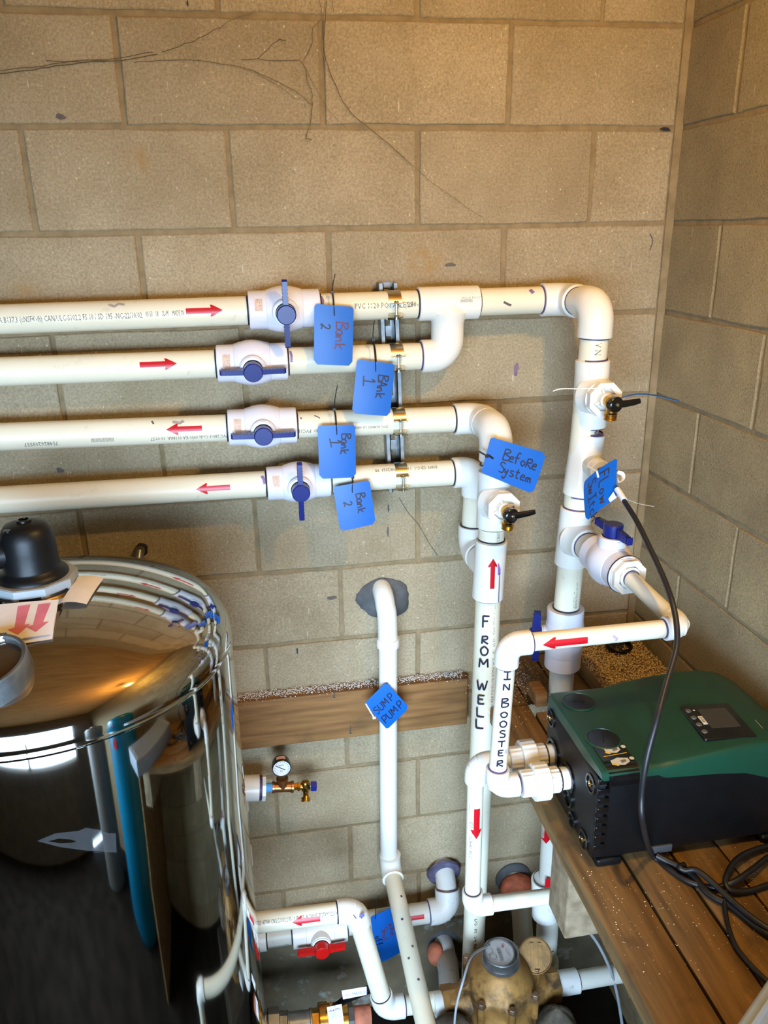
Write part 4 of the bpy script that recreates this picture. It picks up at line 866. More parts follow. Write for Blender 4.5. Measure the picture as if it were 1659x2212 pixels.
# ================================================================== DECK, LEDGER, TIMBER
lg=MB(); lg.box((-1.05,-.02,.368),(1.14,.04,.144),bev=.003); o=lg.build('ledger_board',WOODX); tag(o,'brown timber ledger board fixed across the block wall','board')
for u,v in ((721,1500),(756,1577)):
    p=PY(u,v,-.042); o=MB().cyl(p+V((.002,0,.012)),p-V((0,.002,.01)),.0011,8)
    o.lathe(p-V((0,.002,.01)),-Z-Y*.4,[(.003,0),(.003,.001)],10); o=o.build('nail',GALV); tag(o,'bent nail in the ledger board near its %s'%('top edge' if v<1550 else 'bottom edge'),'nail','ledger nails')
dk=thing('deck','wooden plank deck carrying the green pump along the side wall','deck',(-.25,-.7,DZ-.04))
ed=[-.485,-.382,-.289,-.192,-.098,-.004]
def plank(x0,x1,y0,y1,seed):
    rnd=random.Random(seed); w=x1-x0-.006; mb=MB(); n=12; rs=[]
    for i in range(n+1):
        y=y0+(y1-y0)*i/n; k=rnd.uniform(-.0012,.0012); e=.003
        prof=[(x0+.003+k,DZ-.038),(x0+.003+k,DZ-e),(x0+.003+e+k,DZ-.0008),((x0+x1)/2,DZ),(x1-.003-e+k*.5,DZ-.0008),(x1-.003+k*.5,DZ-e),(x1-.003+k*.5,DZ-.038)]
        rs.append([V((a,y,b)) for a,b in prof])
    mb.rings(rs); return mb.build('plank',WOODY,dk,40)
for i in range(5):
    if i==0: plank(ed[i],ed[i+1],-1.42,-.248,i); plank(ed[i]+.028,ed[i+1],-.244,-.02,8)
    elif i==1: plank(ed[i],ed[i+1],-1.42,-.283,i); plank(ed[i],ed[i+1],-.195,-.02,9)
    else: plank(ed[i],ed[i+1],-1.42,-.02,i)
MB().box((-.245,-1.40,(FLOORZ+DZ-.04)/2),(.48,.02,DZ-.04-FLOORZ)).build('added_shade_panel',WOODY,dk,0)  # unseen panel added to keep daylight out from under the deck
o=MB().box((-.2,-.690,.352),(.545,.09,.175),bev=.004).build('joist',WOODG); tag(o,'rough sawn joist end sticking out under the deck edge','timber')
o=MB().box((-.245,-1.3,.352),(.47,.09,.175),bev=.004).build('joist',WOODG); tag(o,'joist under the near end of the deck','timber')
bm=MB().box((-.108,-.27,DZ+.0205),(.195,.5,.041),bev=.004).build('timber',WOODY); tag(bm,'sawdust-covered timber lying on the deck along the side wall','timber')
o=MB().box((-.357,-.235,DZ+.02),(.03,.06,.038),bev=.003).build('wood_offcut',WOODX); tag(o,'small wood offcut beside the riser on the deck','offcut')
def crumbs(name,label,m,n,gen,smin,smax,seed):
    rnd=random.Random(seed); vs=[]; fs_=[]
    for _ in range(n):
        c=gen(rnd); s=rnd.uniform(smin,smax); b=len(vs)
        a=rnd.uniform(0,6.28); u_=V((math.cos(a),math.sin(a),rnd.uniform(-.5,.5)))*s; w_=V((-math.sin(a),math.cos(a),rnd.uniform(-.5,.5)))*s*rnd.uniform(.3,.7)
        vs+=[c+u_,c+w_,c-u_*.8,c-w_*.9,c+V((0,0,s*.6))]; fs_+=[(b,b+1,b+4),(b+1,b+2,b+4),(b+2,b+3,b+4),(b+3,b,b+4)]
    o=MB().add(vs,fs_).build(name,m,None,0); tag(o,label,'sawdust' if 'saw' in name else 'debris'); o['kind']='stuff'; return o
crumbs('sawdust','sawdust heaped on the timber in the back corner',SAWD,5200,lambda r:V((-.108+r.uniform(-.095,.1),-.16+r.uniform(-.16,.135),DZ+.041+abs(r.gauss(0,.003)))),.0012,.0035,1)
crumbs('crumbled_mortar','white crumbled mortar along the top of the ledger board',CHALK,2600,lambda r:V((r.uniform(-1.12,-.49),-.004-abs(r.gauss(0,.013)),.44+abs(r.gauss(0,.004)))),.001,.0032,2)
crumbs('sawdust_specks','pale sawdust specks scattered on the deck planks',SAWD,900,lambda r:V((r.uniform(-.475,-.02),r.choice([r.uniform(-1.05,-.05),r.gauss(-.25,.1),r.gauss(-.9,.06)]),DZ+.0005)),.0007,.0019,4)
crumbs('white_specks','white mortar dust on the deck behind the riser',CHALK,900,lambda r:V((r.gauss(-.40,.05),min(-.02,r.gauss(-.13,.06)),DZ+.0005)),.0008,.0022,5)
# broken hollow in the timber corner
bk=thing('broken_fitting','broken dark plastic rim lying in the sawdust by the corner','debris',V((-.085,-.1,DZ+.041)))
MB().lathe(V((-.085,-.1,DZ+.043)),V((.1,-.2,1)),[(.034,0),(.036,.016),(.030,.02),(.028,.004)],20,caps=False).build('rim',BLACKG,bk)
MB().lathe(V((-.085,-.1,DZ+.045)),V((.1,-.2,1)),[(.029,0),(.0,.001)],20).build('hollow',BLACKM,bk)
# grey ribbed cover bottom right
p=PZ(1590,2212,.56); q=PZ(1659,2112,.56); d=(q-p).normalized(); n=V((d.y,-d.x,0))
gc=thing('ribbed_cover','light grey ribbed plastic cover at the near right end of the deck','cover',p+n*.12-Z*.08)
MB().box(p+d*.0+n*.12-Z*.04,(.5,.24,.08),d,n,Z,bev=.006).build('shell',LGREY,gc)
for i in range(9): MB().box(p+n*(.018+i*.024)+Z*.001,(.44,.006,.005),d,n,Z).build('rib',LGREY,gc,0)

# ================================================================== PUMP
pu=thing('booster_pump','dark green and black booster pump standing on the deck','pump',(-.24,-.66,DZ))
x0,x1,yf,yb_,zt=-.452,-.035,-.792,-.527,.70
def loft(sections,name,m,parent,sm=40):
    return MB().rings(sections).build(name,m,parent,sm)
def rrect(x,ya,yb2,za,zb,r=.015,n=4,lean=0):
    out=[]
    for cy_,cz_,a0 in ((yb2-r,zb-r,0),(ya+r,zb-r,90),(ya+r,za+r,180),(yb2-r,za+r,270)):
        for i in range(n+1):
            t_=R_(a0+90*i/n); out.append(V((x,cy_+r*math.cos(t_),cz_+r*math.sin(t_))))
    return out
# black lower body
secs=[]
for k,ins in ((x0+.012,.012),(x0+.014,.004),(x0+.05,.002),(x0+.075,.004),(x1-.06,.004),(x1-.02,.012),(x1,.04)):
    secs.append(rrect(k,yf+.012+ins,yb_-ins,DZ+.012,zt-.03,.014))
loft(secs,'body',BLACKP,pu)
# connection face plate
fp=MB().rings([rrect(x0-.001+e,yf+.010+i_,yb_-.006-i_,DZ+.018+i_,zt-.022-i_,.016) for e,i_ in ((0,.006),(.002,.001),(.013,0))]); fp.build('end_plate',BLACKP,pu)
for i in range(8):
    z=DZ+.05+i*.0205; MB().box((x0+.01,yf+.012,z),(.022,.008,.0115),bev=.002).build('corner_rib',BLACKG,pu,40)
for y_,z_ in ((-.555,.655),(-.752,.648),(-.742,.515),(-.56,.52)):
    MB().lathe((x0-.0015,y_,z_),-X,[(.019,0),(.019,.002),(.015,.0025),(.0145,.0005)],20,caps=False).build('screw_recess',BLACKG,pu); MB().lathe((x0-.0012,y_,z_),-X,[(.0145,0),(0,.0003)],20).build('recess_floor',BLACKP,pu); MB().lathe((x0-.0015,y_,z_),-X,[(.0055,0),(.0055,.003),(.0035,.0032),(.0025,.0012)],12).build('brass_screw',BRASS,pu)
for y_ in (eC.y,eD.y): MB().lathe((x0-.001,y_,eC.z),-X,[(.03,0),(.03,.003),(.0235,.0035)],24,caps=False).build('port_ring',BLACKG,pu)
for y_,z_,r_ in ((-.69,.515,.016),(-.665,.548,.02)): MB().lathe((x0-.001,y_,z_),-X,[(r_,0),(r_,.004),(r_-.004,.0045),(r_-.0045,.001)],20,caps=False).build('moulded_ring',BLACKG,pu)
# feet
for fx,fy in ((x0+.035,yf+.03),(x0+.035,yb_-.03),(x1-.05,yf+.03),(x1-.05,yb_-.03)): MB().box((fx,fy,DZ+.008),(.05,.035,.016),bev=.004).build('foot',BLACKP,pu)
MB().box((x0+.135,yf+.014,DZ+.022),(.045,.006,.016),bev=.002).build('foot_clip',mat('grey_rubber',(62,62,64),.6),pu)
# green cover: loft along x, crest and skirt vary
def cover(x,top,skirt,yF,yB):
    r=.012; P_=[]
    P_+=[V((x,yB,top-.045)),V((x,yB,top-r))]
    for i in range(1,4): a=R_(30*i); P_.append(V((x,yB-r+r*math.cos(a),top-r+r*math.sin(a))))
    P_+=[V((x,yB-.06,top+.001)),V((x,(yF+yB)/2,top+.002)),V((x,yF+.07,top+.001))]
    for i in range(0,4): a=R_(90+30*i); P_.append(V((x,yF+r+r*math.cos(a),top-r+r*math.sin(a))))
    P_+=[V((x,yF,top-skirt)),V((x,yF+.006,top-skirt))]
    P_+=[V((x,yB-.006,top-.045))]
    return P_
S=[(x0-.0,zt-.004,.012,yf+.003,yb_-.003),(x0+.004,zt,.017,yf,yb_),(x0+.03,zt,.018,yf,yb_),(x0+.105,zt-.001,.018,yf,yb_),(x0+.115,zt-.001,.024,yf,yb_),(x0+.125,zt+.001,.028,yf+.0,yb_),(x0+.16,zt+.005,.036,yf+.002,yb_+.004),(x0+.22,zt+.010,.046,yf+.004,yb_+.006),(x0+.28,zt+.013,.058,yf+.006,yb_+.007),(x0+.33,zt+.012,.076,yf+.008,yb_+.006),(x0+.37,zt+.004,.09,yf+.012,yb_+.0),(x0+.40,zt-.012,.08,yf+.02,yb_-.012),(x1+.004,zt-.035,.07,yf+.035,yb_-.03)]
gcov=loft([cover(*s) for s in S],'cover',GREENP,pu,30)
# caps and label strip on the cover
def cap(u,v,slot):
    p=PZ(u,v,zt+.001); MB().lathe(p,Z,[(.0325,-.002),(.0325,.0015),(.030,.0028),(.0295,.0012)],30,caps=False).build('cap_ring',GREENP,pu)
    c_=MB().lathe(p,Z,[(.0295,-.002),(.029,.0018),(.0,.0026)],30).build('filler_cap',BLACKG,pu); MB().box(p+Z*.0032,(.022,.0026,.0016),V((math.cos(slot),math.sin(slot),0)),V((-math.sin(slot),math.cos(slot),0)),Z).build('slot_bar',BLACKP,c_,0); return p
c1=cap(1250,1517,-.3); c2=cap(1303,1597,1.2)
pw=.0285; s0=c2+V((0,0,.0)); yE=yf-.0006
m=MB(); vs=[]
prof_=[(c2.y-.005,zt+.0022),(yf+.03,zt+.0022),(yf+.013,zt+.0018),(yf+.003,zt-.004),(yE-.0004,zt-.013),(yE-.0004,zt-.03),(yf+.008,DZ+.19)]
for yy,zz in prof_: vs+=[V((c2.x-pw,yy,zz)),V((c2.x+pw,yy,zz))]
m.add(vs,[(2*i,2*i+1,2*i+3,2*i+2) for i in range(len(prof_)-1)]); m.build('label_strip',BLACKG,pu,40)
flat=lambda o_: (lambda a,b:(o_+V((a,b,0)),Z))
def poly(parent,name,m,o_,pts,dz): MB().add([o_+V((a,b,dz)) for a,b in pts],[tuple(range(len(pts)))]).build(name,m,parent,0)
for k,(oy) in enumerate((-.037,-.071)):
    o_=V((c2.x+.004,c2.y+oy+.004,zt+.0026)); sx=1.2 if k else 1
    PR_=mat('pictogram_grey',(206,204,196),.6,var=.06,scale=200); PR2=mat('pictogram_dark',(110,108,104),.6,var=.1,scale=200)
    poly(pu,'pictogram',PR_,o_,[(-.017*sx,-.008),(.002*sx,-.011),(.012*sx,-.004),(.012*sx,.006),(-.003*sx,.010),(-.016*sx,.004)],0); poly(pu,'pictogram',PR2,o_,[(-.002,-.006),(.008,-.003),(.008,.003),(-.002,.001)],.0003)
    MB().lathe(o_+V((.021,.004,0)),Z,[(.0045,0),(0,.0002)],14).build('pictogram',PR_,pu); poly(pu,'pictogram',YELLOW,o_,[(-.019,-.006),(-.013,-.007),(-.009,-.012),(-.012,-.013),(-.018,-.009)],.0004)
poly(pu,'yellow_line',YELLOW,V((c2.x,c2.y-.0505,zt+.0027)),[(-.022,-.0005),(.024,.003),(.024,.0045),(-.022,.001)],0)
# display
zc=zt+.0135; A,B,C_,D=[PZ(u,v,zc) for u,v in ((1463,1527),(1570,1520),(1637,1589),(1529,1599))]
ex=(B-A).normalized(); ey=(D-A); ey=(ey-ex*ey.dot(ex)).normalized(); wd=(B-A).length; hd=abs((D-A).dot(ey)); dn_=ex.cross(ey); dn_=dn_ if dn_.z>0 else -dn_
cc=(A+B+C_+D)/4
dp=MB().box(cc-Z*.002,(wd,hd,.008),ex,ey,Z,bev=.003).build('display_panel',BLACKG,pu)
MB().box(cc+ex*wd*.06-ey*hd*.06+Z*.0022,(wd*.56,hd*.56,.001),ex,ey,Z).build('screen',mat('dark_screen',(58,54,52),.25),dp,0)
for i in range(4): MB().lathe(cc-ex*wd*.40+ey*(-hd*.32+hd*.205*i)+Z*.002,Z,[(.0055,0),(.005,.0012),(0,.0016)],16).build('button',mat('grey_button',(92,90,88),.4),dp)
MB().lathe(cc-ex*wd*.285-ey*hd*.33+Z*.002,Z,[(.0022,0),(0,.0006)],10).build('indicator_light',WHITEP,dp)
o_=cc-ex*wd*.27-ey*hd*.02+Z*.0024; MB().box(o_,(.0085,.026,.0006),ex,ey,Z).build('logo_plate',WHITEP,dp,0)
ptext(dp,'DAB',.0085,(lambda a,b:(o_+ey*(a-.0095)+ex*(-(-b)-.003)*1+Z*.0003,Z)) if False else (lambda a,b:(o_+ey*(a-.0092)-ex*(b-.0032)*-1+Z*.0003,Z)),0,0,m=BLACKM)
o2=PZ(1638,1568,zc-.003); MB().box(o2,(.012,.04,.0012),ex,ey,Z).build('notice_label',BLACKG,pu,0)
for i in range(3): MB().box(o2-ex*(.003-.003*i)-ey*.004+Z*.0009,(.0012,.028,.0003),ex,ey,Z).build('notice_line',WHITEP,pu,0)
MB().box(PZ(1645,1590,zc-.004),(.014,.011,.0012),ex,ey,Z).build('notice_sticker',WHITEP,pu,0)

# ================================================================== TANK
TCx,TCy,TR,TS=-1.379,-.543,.3075,.90
tk=thing('filter_tank','large polished stainless steel tank with a domed top','tank',(TCx,TCy,FLOORZ))
o3=V((TCx,TCy,0))
MB().lathe(o3,Z,[(TR-.003,FLOORZ+.01),(TR,FLOORZ+.02),(TR,.2),(TR,.6),(TR,.894),(TR-.0012,.8975),(TR-.0012,.8985)],120,caps=False).build('jacket',STEEL,tk,30)
rk,Rc=.08,.60; ph=math.acos((TR-rk)/(Rc-rk)); zcr=TS+.004-(Rc-rk)*math.sin(ph)
dome=[(TR-.0005,.8985),(TR+.0008,.9),(TR+.0008,.903)]+[(TR-rk+rk*math.cos(ph*i/14),TS+.004+rk*math.sin(ph*i/14)) for i in range(15)]+[(Rc*math.cos(ph+(math.pi/2-ph)*i/16),zcr+Rc*math.sin(ph+(math.pi/2-ph)*i/16)) for i in range(1,14)]
MB().lathe(o3,Z,dome,120).build('dome',STEEL,tk,60)
nc=PZ(75,1258,1.04); nc.z=0
MB().lathe(nc,Z,[(.074,1.02),(.072,1.03),(.068,1.034),(.068,1.04)],40).build('neck',STEEL,tk)
MB().lathe(nc,Z,[(.070,1.037),(.070,1.053),(.067,1.0545)],9,hint=X+Y*.3).build('collar',GREYP,tk,20)
MB().lathe(nc,Z,[(.057,1.053),(.0565,1.058),(.052,1.064),(.046,1.067),(.0447,1.071),(.0437,1.10),(.0425,1.122),(.039,1.136),(.032,1.145),(.018,1.149),(0,1.150)],40).build('valve_head',BLACKP,tk,50)
MB().lathe(nc+Z*1.10,-X-Y*.30,[(.0245,0),(.024,.05),(.0235,.09),(.027,.1),(.027,.30)],32).build('outlet_elbow',BLACKP,tk)
MB().tube([nc+V((-.068,-.02,1.10))+(V((-.29,.96,0))*math.cos(a)+Z*math.sin(a))*.030 for a in [2*math.pi*i/28 for i in range(28)]],.005,8,closed=True).build('hose_clamp',BLACKG,tk)
MB().box(nc+V((-.064,-.02,1.137)),(.024,.02,.018),bev=.003).build('clamp_screw_housing',BLACKG,tk); MB().lathe(nc+Z*1.148,Z,[(.012,0),(.012,.005),(.008,.006),(.007,.002)],16).build('vent_plug',BLACKG,tk); MB().lathe(nc+V((-.02,-.026,1.1425)),Z,[(.006,0),(.006,.003),(.003,.0035)],10).build('screw',BLACKG,tk)
rc=PZ(-26,1445,1.005)
MB().lathe(rc,V((-.12,-.25,1)),[(.058,-.03),(.0585,.012),(.057,.015),(.0525,.015),(.0505,.012),(.0505,.002)],48,caps=False).build('port_ring',GALV,tk)
MB().lathe(rc,V((-.12,-.25,1)),[(.0508,.003),(.03,.006),(0,.007)],40).build('port_glass',mat('amber_glass',(58,40,22),.12,coat=.5),tk); MB().box(rc+V((.008,.05,.022)),(.018,.012,.014),bev=.002).build('clamp_bolt',ZINC,tk)
def sheet(label,name,cor,m,th,bow,par=None,prints=(),nu=8,nv=6,zz=None):
    A,B,C_,D=cor; t_=thing(name,label,'paper',(A+B+C_+D)/4) if label else par
    def f(a,b): P=(A.lerp(B,a)).lerp(D.lerp(C_,a),b); return P+Z*(bow*4*a*(1-a)+bow*.6*math.sin(math.pi*b)),Z
    vs=[f(i/nu,j/nv)[0] for j in range(nv+1) for i in range(nu+1)]; o=len(vs); vs+=[p-Z*th for p in vs[:o]]
    fs_=[(j*(nu+1)+i,j*(nu+1)+i+1,(j+1)*(nu+1)+i+1,(j+1)*(nu+1)+i) for j in range(nv) for i in range(nu)]; fs_+=[tuple(o+q for q in reversed(g)) for g in fs_]
    MB().add(vs,fs_).build('sheet',m,t_,40)
    for pts in prints:
        MB().add([f(a,b)[0]+Z*.0004 for a,b in pts],[tuple(range(len(pts)))]).build('printed_arrow',PINK,t_,0)
    return t_
arr=lambda c:[(c-.075+.04,.12),(c+.075+.04,.1),(c+.055,.66),(c+.13,.66),(c-.03,.9),(c-.17,.72),(c-.075,.7)]
def dome_hit(u,v,lift):
    lo,hi=.6,2.2
    for _ in range(60):
        m_=(lo+hi)/2; p_=CAM+ray(u,v)*m_; r_=math.hypot(p_.x-TCx,p_.y-TCy)
        zs_=zcr+math.sqrt(max(0,Rc*Rc-r_*r_))+lift
        if p_.z>zs_: lo=m_
        else: hi=m_
    return CAM+ray(u,v)*lo
sheet('folded paper printed with pink downward arrows lying on the tank dome','arrow_leaflet',[dome_hit(-60,1313,.016),dome_hit(127,1295,.012),dome_hit(112,1369,.008),dome_hit(-45,1398,.012)],PAPER,.0006,.0015,prints=[[(a,b) for a,b in arr(.80)],[(a,b) for a,b in arr(.56)]])
sheet('lower leaf of folded paper under the pink arrows on the dome','paper_leaf',[dome_hit(-60,1330,.008),dome_hit(124,1312,.004),dome_hit(113,1380,.003),dome_hit(-40,1405,.006)],PAPER,.0006,.0005)
sheet('blank white paper slip lying on the tank dome beside the collar','paper_slip',[dome_hit(172,1244,.006),dome_hit(224,1249,.004),dome_hit(187,1305,.004),dome_hit(131,1302,.006)],PAPER,.0005,.003)
def tank_hit(u,v,R):
    d=ray(u,v); ox,oy=CAM.x-TCx,CAM.y-TCy; a=d.x**2+d.y**2; b=2*(ox*d.x+oy*d.y); c=ox*ox+oy*oy-R*R; k=(-b-math.sqrt(b*b-4*a*c))/(2*a); return CAM+d*k
pl=[(80,1817),(120,1800),(170,1795),(185,1788),(215,1793),(235,1800),(250,1800),(252,1842),(190,1838),(130,1830)]
FILM=mat('torn_film',(74,74,74),.9,spec=.05,alpha=.4,var=.1,scale=60)
ct=tank_hit(190,1818,TR+.0012); MB().add([ct]+[tank_hit(u,v,TR+.0012) for u,v in pl],[(0,i+1,(i+1)%len(pl)+1) for i in range(len(pl))]).build('torn_film',FILM,tk,60)

# ================================================================== GAUGE ASSEMBLY BEHIND THE TANK
GY=-.1; g0=PY(550,1702,GY); g1=PY(680,1698,GY); gd=(g1-g0).normalized()
ga=thing('gauge_tap','brass tee with pressure gauge and hose tap on a white pipe end beside the tank','gauge',g0-Z*.04)
at=lambda u: on_line(g0,g1,u=u)
MB().lathe(at(470),gd,[(.0335,0),(.0335,(at(559)-at(470)).length),(.032,(at(560)-at(470)).length)],30).build('pipe_cap',FIT,ga)
MB().lathe(at(560),gd,[(.0315,0),(.0315,.007)],30).build('primer_band',PURPLE,ga); MB().lathe(at(566),gd,[(.034,0),(.034,.009)],8).build('hex_bushing',FIT,ga,20)
MB().lathe(at(574),gd,[(.012,0),(.0125,.004),(.0115,.008),(.0122,.013),(.0105,.018)],18).build('thread_tape',mat('blue_thread_tape',(86,160,220),.7),ga)
tl=(at(634)-at(588)).length; BR2=mat('red_brass',(168,112,70),.35,.9,var=.15,scale=40)
tb=MB().lathe(at(588),gd,[(.0155,0),(.0155,.006),(.0135,.007),(.0135,tl-.007),(.0155,tl-.006),(.0155,tl)],24); tb.lathe(at(611),Z,[(.0135,0),(.0135,.022),(.0155,.023),(.0155,.029)],24); tb.build('brass_tee',BR2,ga)
gt=at(611)+Z*.029; MB().lathe(gt,Z,[(.010,0),(.0085,.004),(.010,.006),(.010,.012),(.006,.016)],6).build('gauge_stem',BRASS,ga,20)
gc_=gt+Z*.038; gn=V((.02,-1,.12)).normalized()
gb=MB().lathe(gc_+gn*-.016,gn,[(.018,0),(.0235,.002),(.0245,.012),(.0245,.030),(.0225,.032),(.0222,.028)],36,caps=False).build('gauge_case',BLACKG,ga); MB().lathe(gc_-gn*.015,gn,[(.02,0),(0,-.001)],30).build('case_back',BLACKG,gb)
MB().lathe(gc_+gn*.011,gn,[(.0224,0),(0,.0005)],36).build('dial',WHITEP,gb)
gx=gn.cross(Z).normalized()*1; gx=Z.cross(gn).normalized(); gy=gn.cross(gx)
fd_=lambda a,b:(gc_+gn*.0122+gx*a+gy*b,gn)
tk_=MB(); ribbons(tk_,[[(.019*math.cos(R_(a)),.019*math.sin(R_(a))),(.0165*math.cos(R_(a)),.0165*math.sin(R_(a)))] for a in range(-45,226,18)],fd_,.0009).build('dial_marks',mat('dial_blue',(70,90,130),.6),gb,0)
ribbons(MB(),[[(.009,-.006),(-.014,.0085)]],fd_,.0016,.0008).build('needle',BLACKM,gb,0); ptext(gb,'PSI',.006,fd_,-.005,-.010,m=BLACKM); ptext(gb,'WATER',.004,fd_,-.0075,.007,m=BLACKM)
f=cylmap(gc_,-gn,Z,.0246); m=MB(); vs=[]
for i in range(2):
    for j in range(7): P,N=f(-.008+.014*i,-.012+.024*j/6); vs.append(P+N*.0003)
m.add(vs,[(j,j+1,j+8,j+7) for j in range(6)]).build('case_sticker',mat('pale_pink_sticker',(232,196,186),.6,var=.1,scale=200),gb)
MB().lathe(at(634),gd,[(.0095,0),(.0095,.010),(.012,.011),(.012,.017),(.009,.018),(.009,.022)],6).build('nipple',BRASS,ga,20)
hbp=at(660); hb_=MB().lathe(hbp-Z*.014,Z,[(.009,0),(.0115,.004),(.0115,.026),(.0095,.03),(.006,.031)],20); hb_.lathe(hbp-gd*.014,gd,[(.009,0),(.009,.016)],16); hb_.tube([hbp-Z*.01,hbp-Z*.026,hbp+V((-.001,-.006,-.034))],[.0085,.0075,.0085],16); hb_.lathe(hbp+V((-.001,-.004,-.031)),V((-.05,-.55,-.8)),[(.0115,0),(.0125,.003),(.0115,.005),(.0125,.008),(.0125,.011),(.0098,.0112),(.0098,.003)],18,caps=False); hb_.build('hose_tap',BRASS,ga)
MB().lathe(hbp,gd,[(.004,.008),(.004,.016)],10).build('tap_stem',ZINC,ga); MB().lathe(hbp,gd,[(.0125,.014),(.0135,.016),(.0135,.028),(.012,.029)],6,hint=Z).build('tap_knob',BLUEH,ga,20)
sp2=thing('pipe_run','white vertical pipe with couplings mostly hidden behind the steel tank','pipe',PY(520,1890,-.1),'lower pipes')
pipe(sp2,PY(515,1735,-.1),PY(527,2010,-.1),.0242,FIT); MB().lathe(PY(522,1870,-.1),Z,[(.028,0),(.031,.002),(.031,.055),(.029,.057)],28).build('coupling',FIT,sp2); MB().lathe(PY(515,1750,-.1),Z,[(.025,-.01),(.028,0),(.028,.03)],28).build('coupling',FIT,sp2)
# ================================================================== METER AND BOTTOM PIPES
M0=PY(1080,2118,-.38)
wm=thing('water_meter','large tarnished bronze water meter with open lid on the pit floor','meter',V((M0.x,M0.y,M0.z-.2)))
def lobed(prof,n=72,amp=.0,k=8):
    rs=[]
    for r,h,am in prof: rs.append([M0+Z*h+V((math.cos(2*math.pi*q/n),math.sin(2*math.pi*q/n),0))*(r*(1+am*max(0,math.cos(k*2*math.pi*q/n))**2)) for q in range(n)])
    return MB().rings(rs)
lobed([(.105,-.20,0),(.108,-.10,0),(.098,-.06,0),(.090,-.035,.0),(.088,-.016,.22),(.089,-.002,.24),(.088,.008,.2),(.086,.012,.1),(.083,.018,0),(.076,.034,0),(.064,.052,0),(.054,.062,0),(.048,.068,0)]).build('body',BRONZE,wm,50)
for i in range(8):
    a=2*math.pi*i/8; p=M0+V((math.cos(a)*.1,math.sin(a)*.1,.004)); b_=MB().cyl(p-Z*.06,p+Z*.008,.0095,14,caps=True); b_.build('bolt_boss',BRONZE,wm); MB().lathe(p+Z*.006,Z,[(.0125,0),(.0125,.002),(.0092,.0025),(.009,.011),(.0075,.0125)],6).build('bolt',BOLTM,wm,20)
MB().lathe(M0,Z,[(.049,.06),(.049,.074),(.0465,.075),(.0465,.098),(.0445,.100),(.042,.098),(.041,.082)],40,caps=False).build('register_ring',GALV,wm)
MB().lathe(M0,Z,[(.042,.080),(0,.0805)],40).build('register_base',BLACKG,wm)
rt=M0+V((-.004,.006,.088)); rn=V((0,-.06,1)).normalized()
MB().lathe(rt,rn,[(.037,-.004),(.037,.002),(0,.0025)],36).build('register_dial',PAPER,wm)
fr=lambda a,b:(rt+V((a,b,0))+rn*.0028,Z)
MB().lathe(rt+V((.014,.014,.003)),rn,[(.0055,0),(0,.0003)],16).build('red_pointer',RED,wm)
for i in range(5): MB().box(rt+V((.001,-.022+i*.0075,.0032)),(.009,.005,.001)).build('digit_wheel',mat('digit_grey',(150,146,138),.5),wm,0)
ribbons(MB(),[[(-.024+.01*math.cos(R_(a)),.008+.01*math.sin(R_(a))) for a in range(0,361,24)],[(-.018+.009*math.cos(R_(a)),-.010+.009*math.sin(R_(a))) for a in range(0,361,24)][:16]],fr,.0014).build('dial_rings',SPOT,wm,0); ribbons(MB(),[[(.018,.006),(.022,-.008),(.026,-.016)]],fr,.0012).build('dial_print',BLACKM,wm,0)
MB().lathe(M0,Z,[(.0415,.099),(.03,.104),(0,.106)],36).build('register_glass',mat('scratched_glass',(235,235,232),.06,trans=1.0,var=.01,alpha=.35),wm)
lc=PY(1156,2064,M0.y+.02); ln_=V((-.15,-.72,.7)).normalized()
MB().lathe(lc,ln_,[(.042,-.006),(.044,-.002),(.044,.004),(.0415,.005),(.0405,.0015),(0,.002)],40).build('lid',BRONZE,wm)
_,lx,ly=frame(ln_,Z)
for k in (-.012,.008): MB().box(lc+lx*.002+ly*k+ln_*.0035,(.056,.009,.003),lx,ly,ln_).build('lid_rib',BRONZE,wm,0)
MB().cyl(lc-lx*.045-ly*.0+ln_*-.01,lc-lx*.036+ln_*-.004,.006,12).build('hinge',BRONZE,wm)
# side ports
mR=PY(1290,2110,-.37); mL=l3; pd=V((1,0,0))
axz=(mR.z+mL.z)/2; cR=V((M0.x,-.37,axz))
MB().lathe(cR+X*.06,X,[(.06,0),(.056,.02),(.042,.04),(.04,.075)],30).build('outlet_port',BRONZE,wm); MB().lathe(cR+X*.132,X,[(.043,0),(.043,.032),(.038,.034)],6).build('port_nut',BRONZE,wm,20)
MB().lathe(cR-X*.06,-X,[(.06,0),(.056,.02),(.042,.04),(.04,.075)],30).build('inlet_port',BRONZE,wm); MB().lathe(cR-X*.118,-X,[(.044,0),(.044,.032),(.038,.034)],6).build('port_nut',BRONZE,wm,20)
mo=thing('pipe_run','grimy white outlet pipe running right from the meter under the deck','pipe',cR+X*.2-Z*.03,'lower pipes')
MB().lathe(cR+X*.16,X,[(.0315,0),(.0315,.06),(.0295,.061)],28).build('coupling',FITD,mo); pipe(mo,cR+X*.2,cR+X*.46,LR,PIPEG); ringmark(mo,cR+X*.222,X,LR,BLACKM)
MB().lathe(cR-X*.15,-X,[(.031,0),(.0315,.008),(.030,.024)],28).build('inlet_adapter',WHITEP,wm)
o=MB().tube(catmull([PY(1058,2042,M0.y+.03),PY(1020,2065,M0.y-.06),PY(1000,2120,M0.y-.12),PY(985,2180,M0.y-.14),PY(980,2240,M0.y-.14)],5),.0028,8).build('meter_wire',TUBEG); tag(o,'thin grey wire running over the left side of the water meter','wire')
o=MB().box((-.47,-.42,(FLOORZ+M0.z-.2)/2),(.36,.34,M0.z-.2-FLOORZ),bev=.01).build('meter_plinth',mat('plinth_concrete',(60,52,42),.95,var=.25,scale=14,bump=.4,spec=.1)); tag(o,'dark concrete plinth under the bronze water meter','plinth')
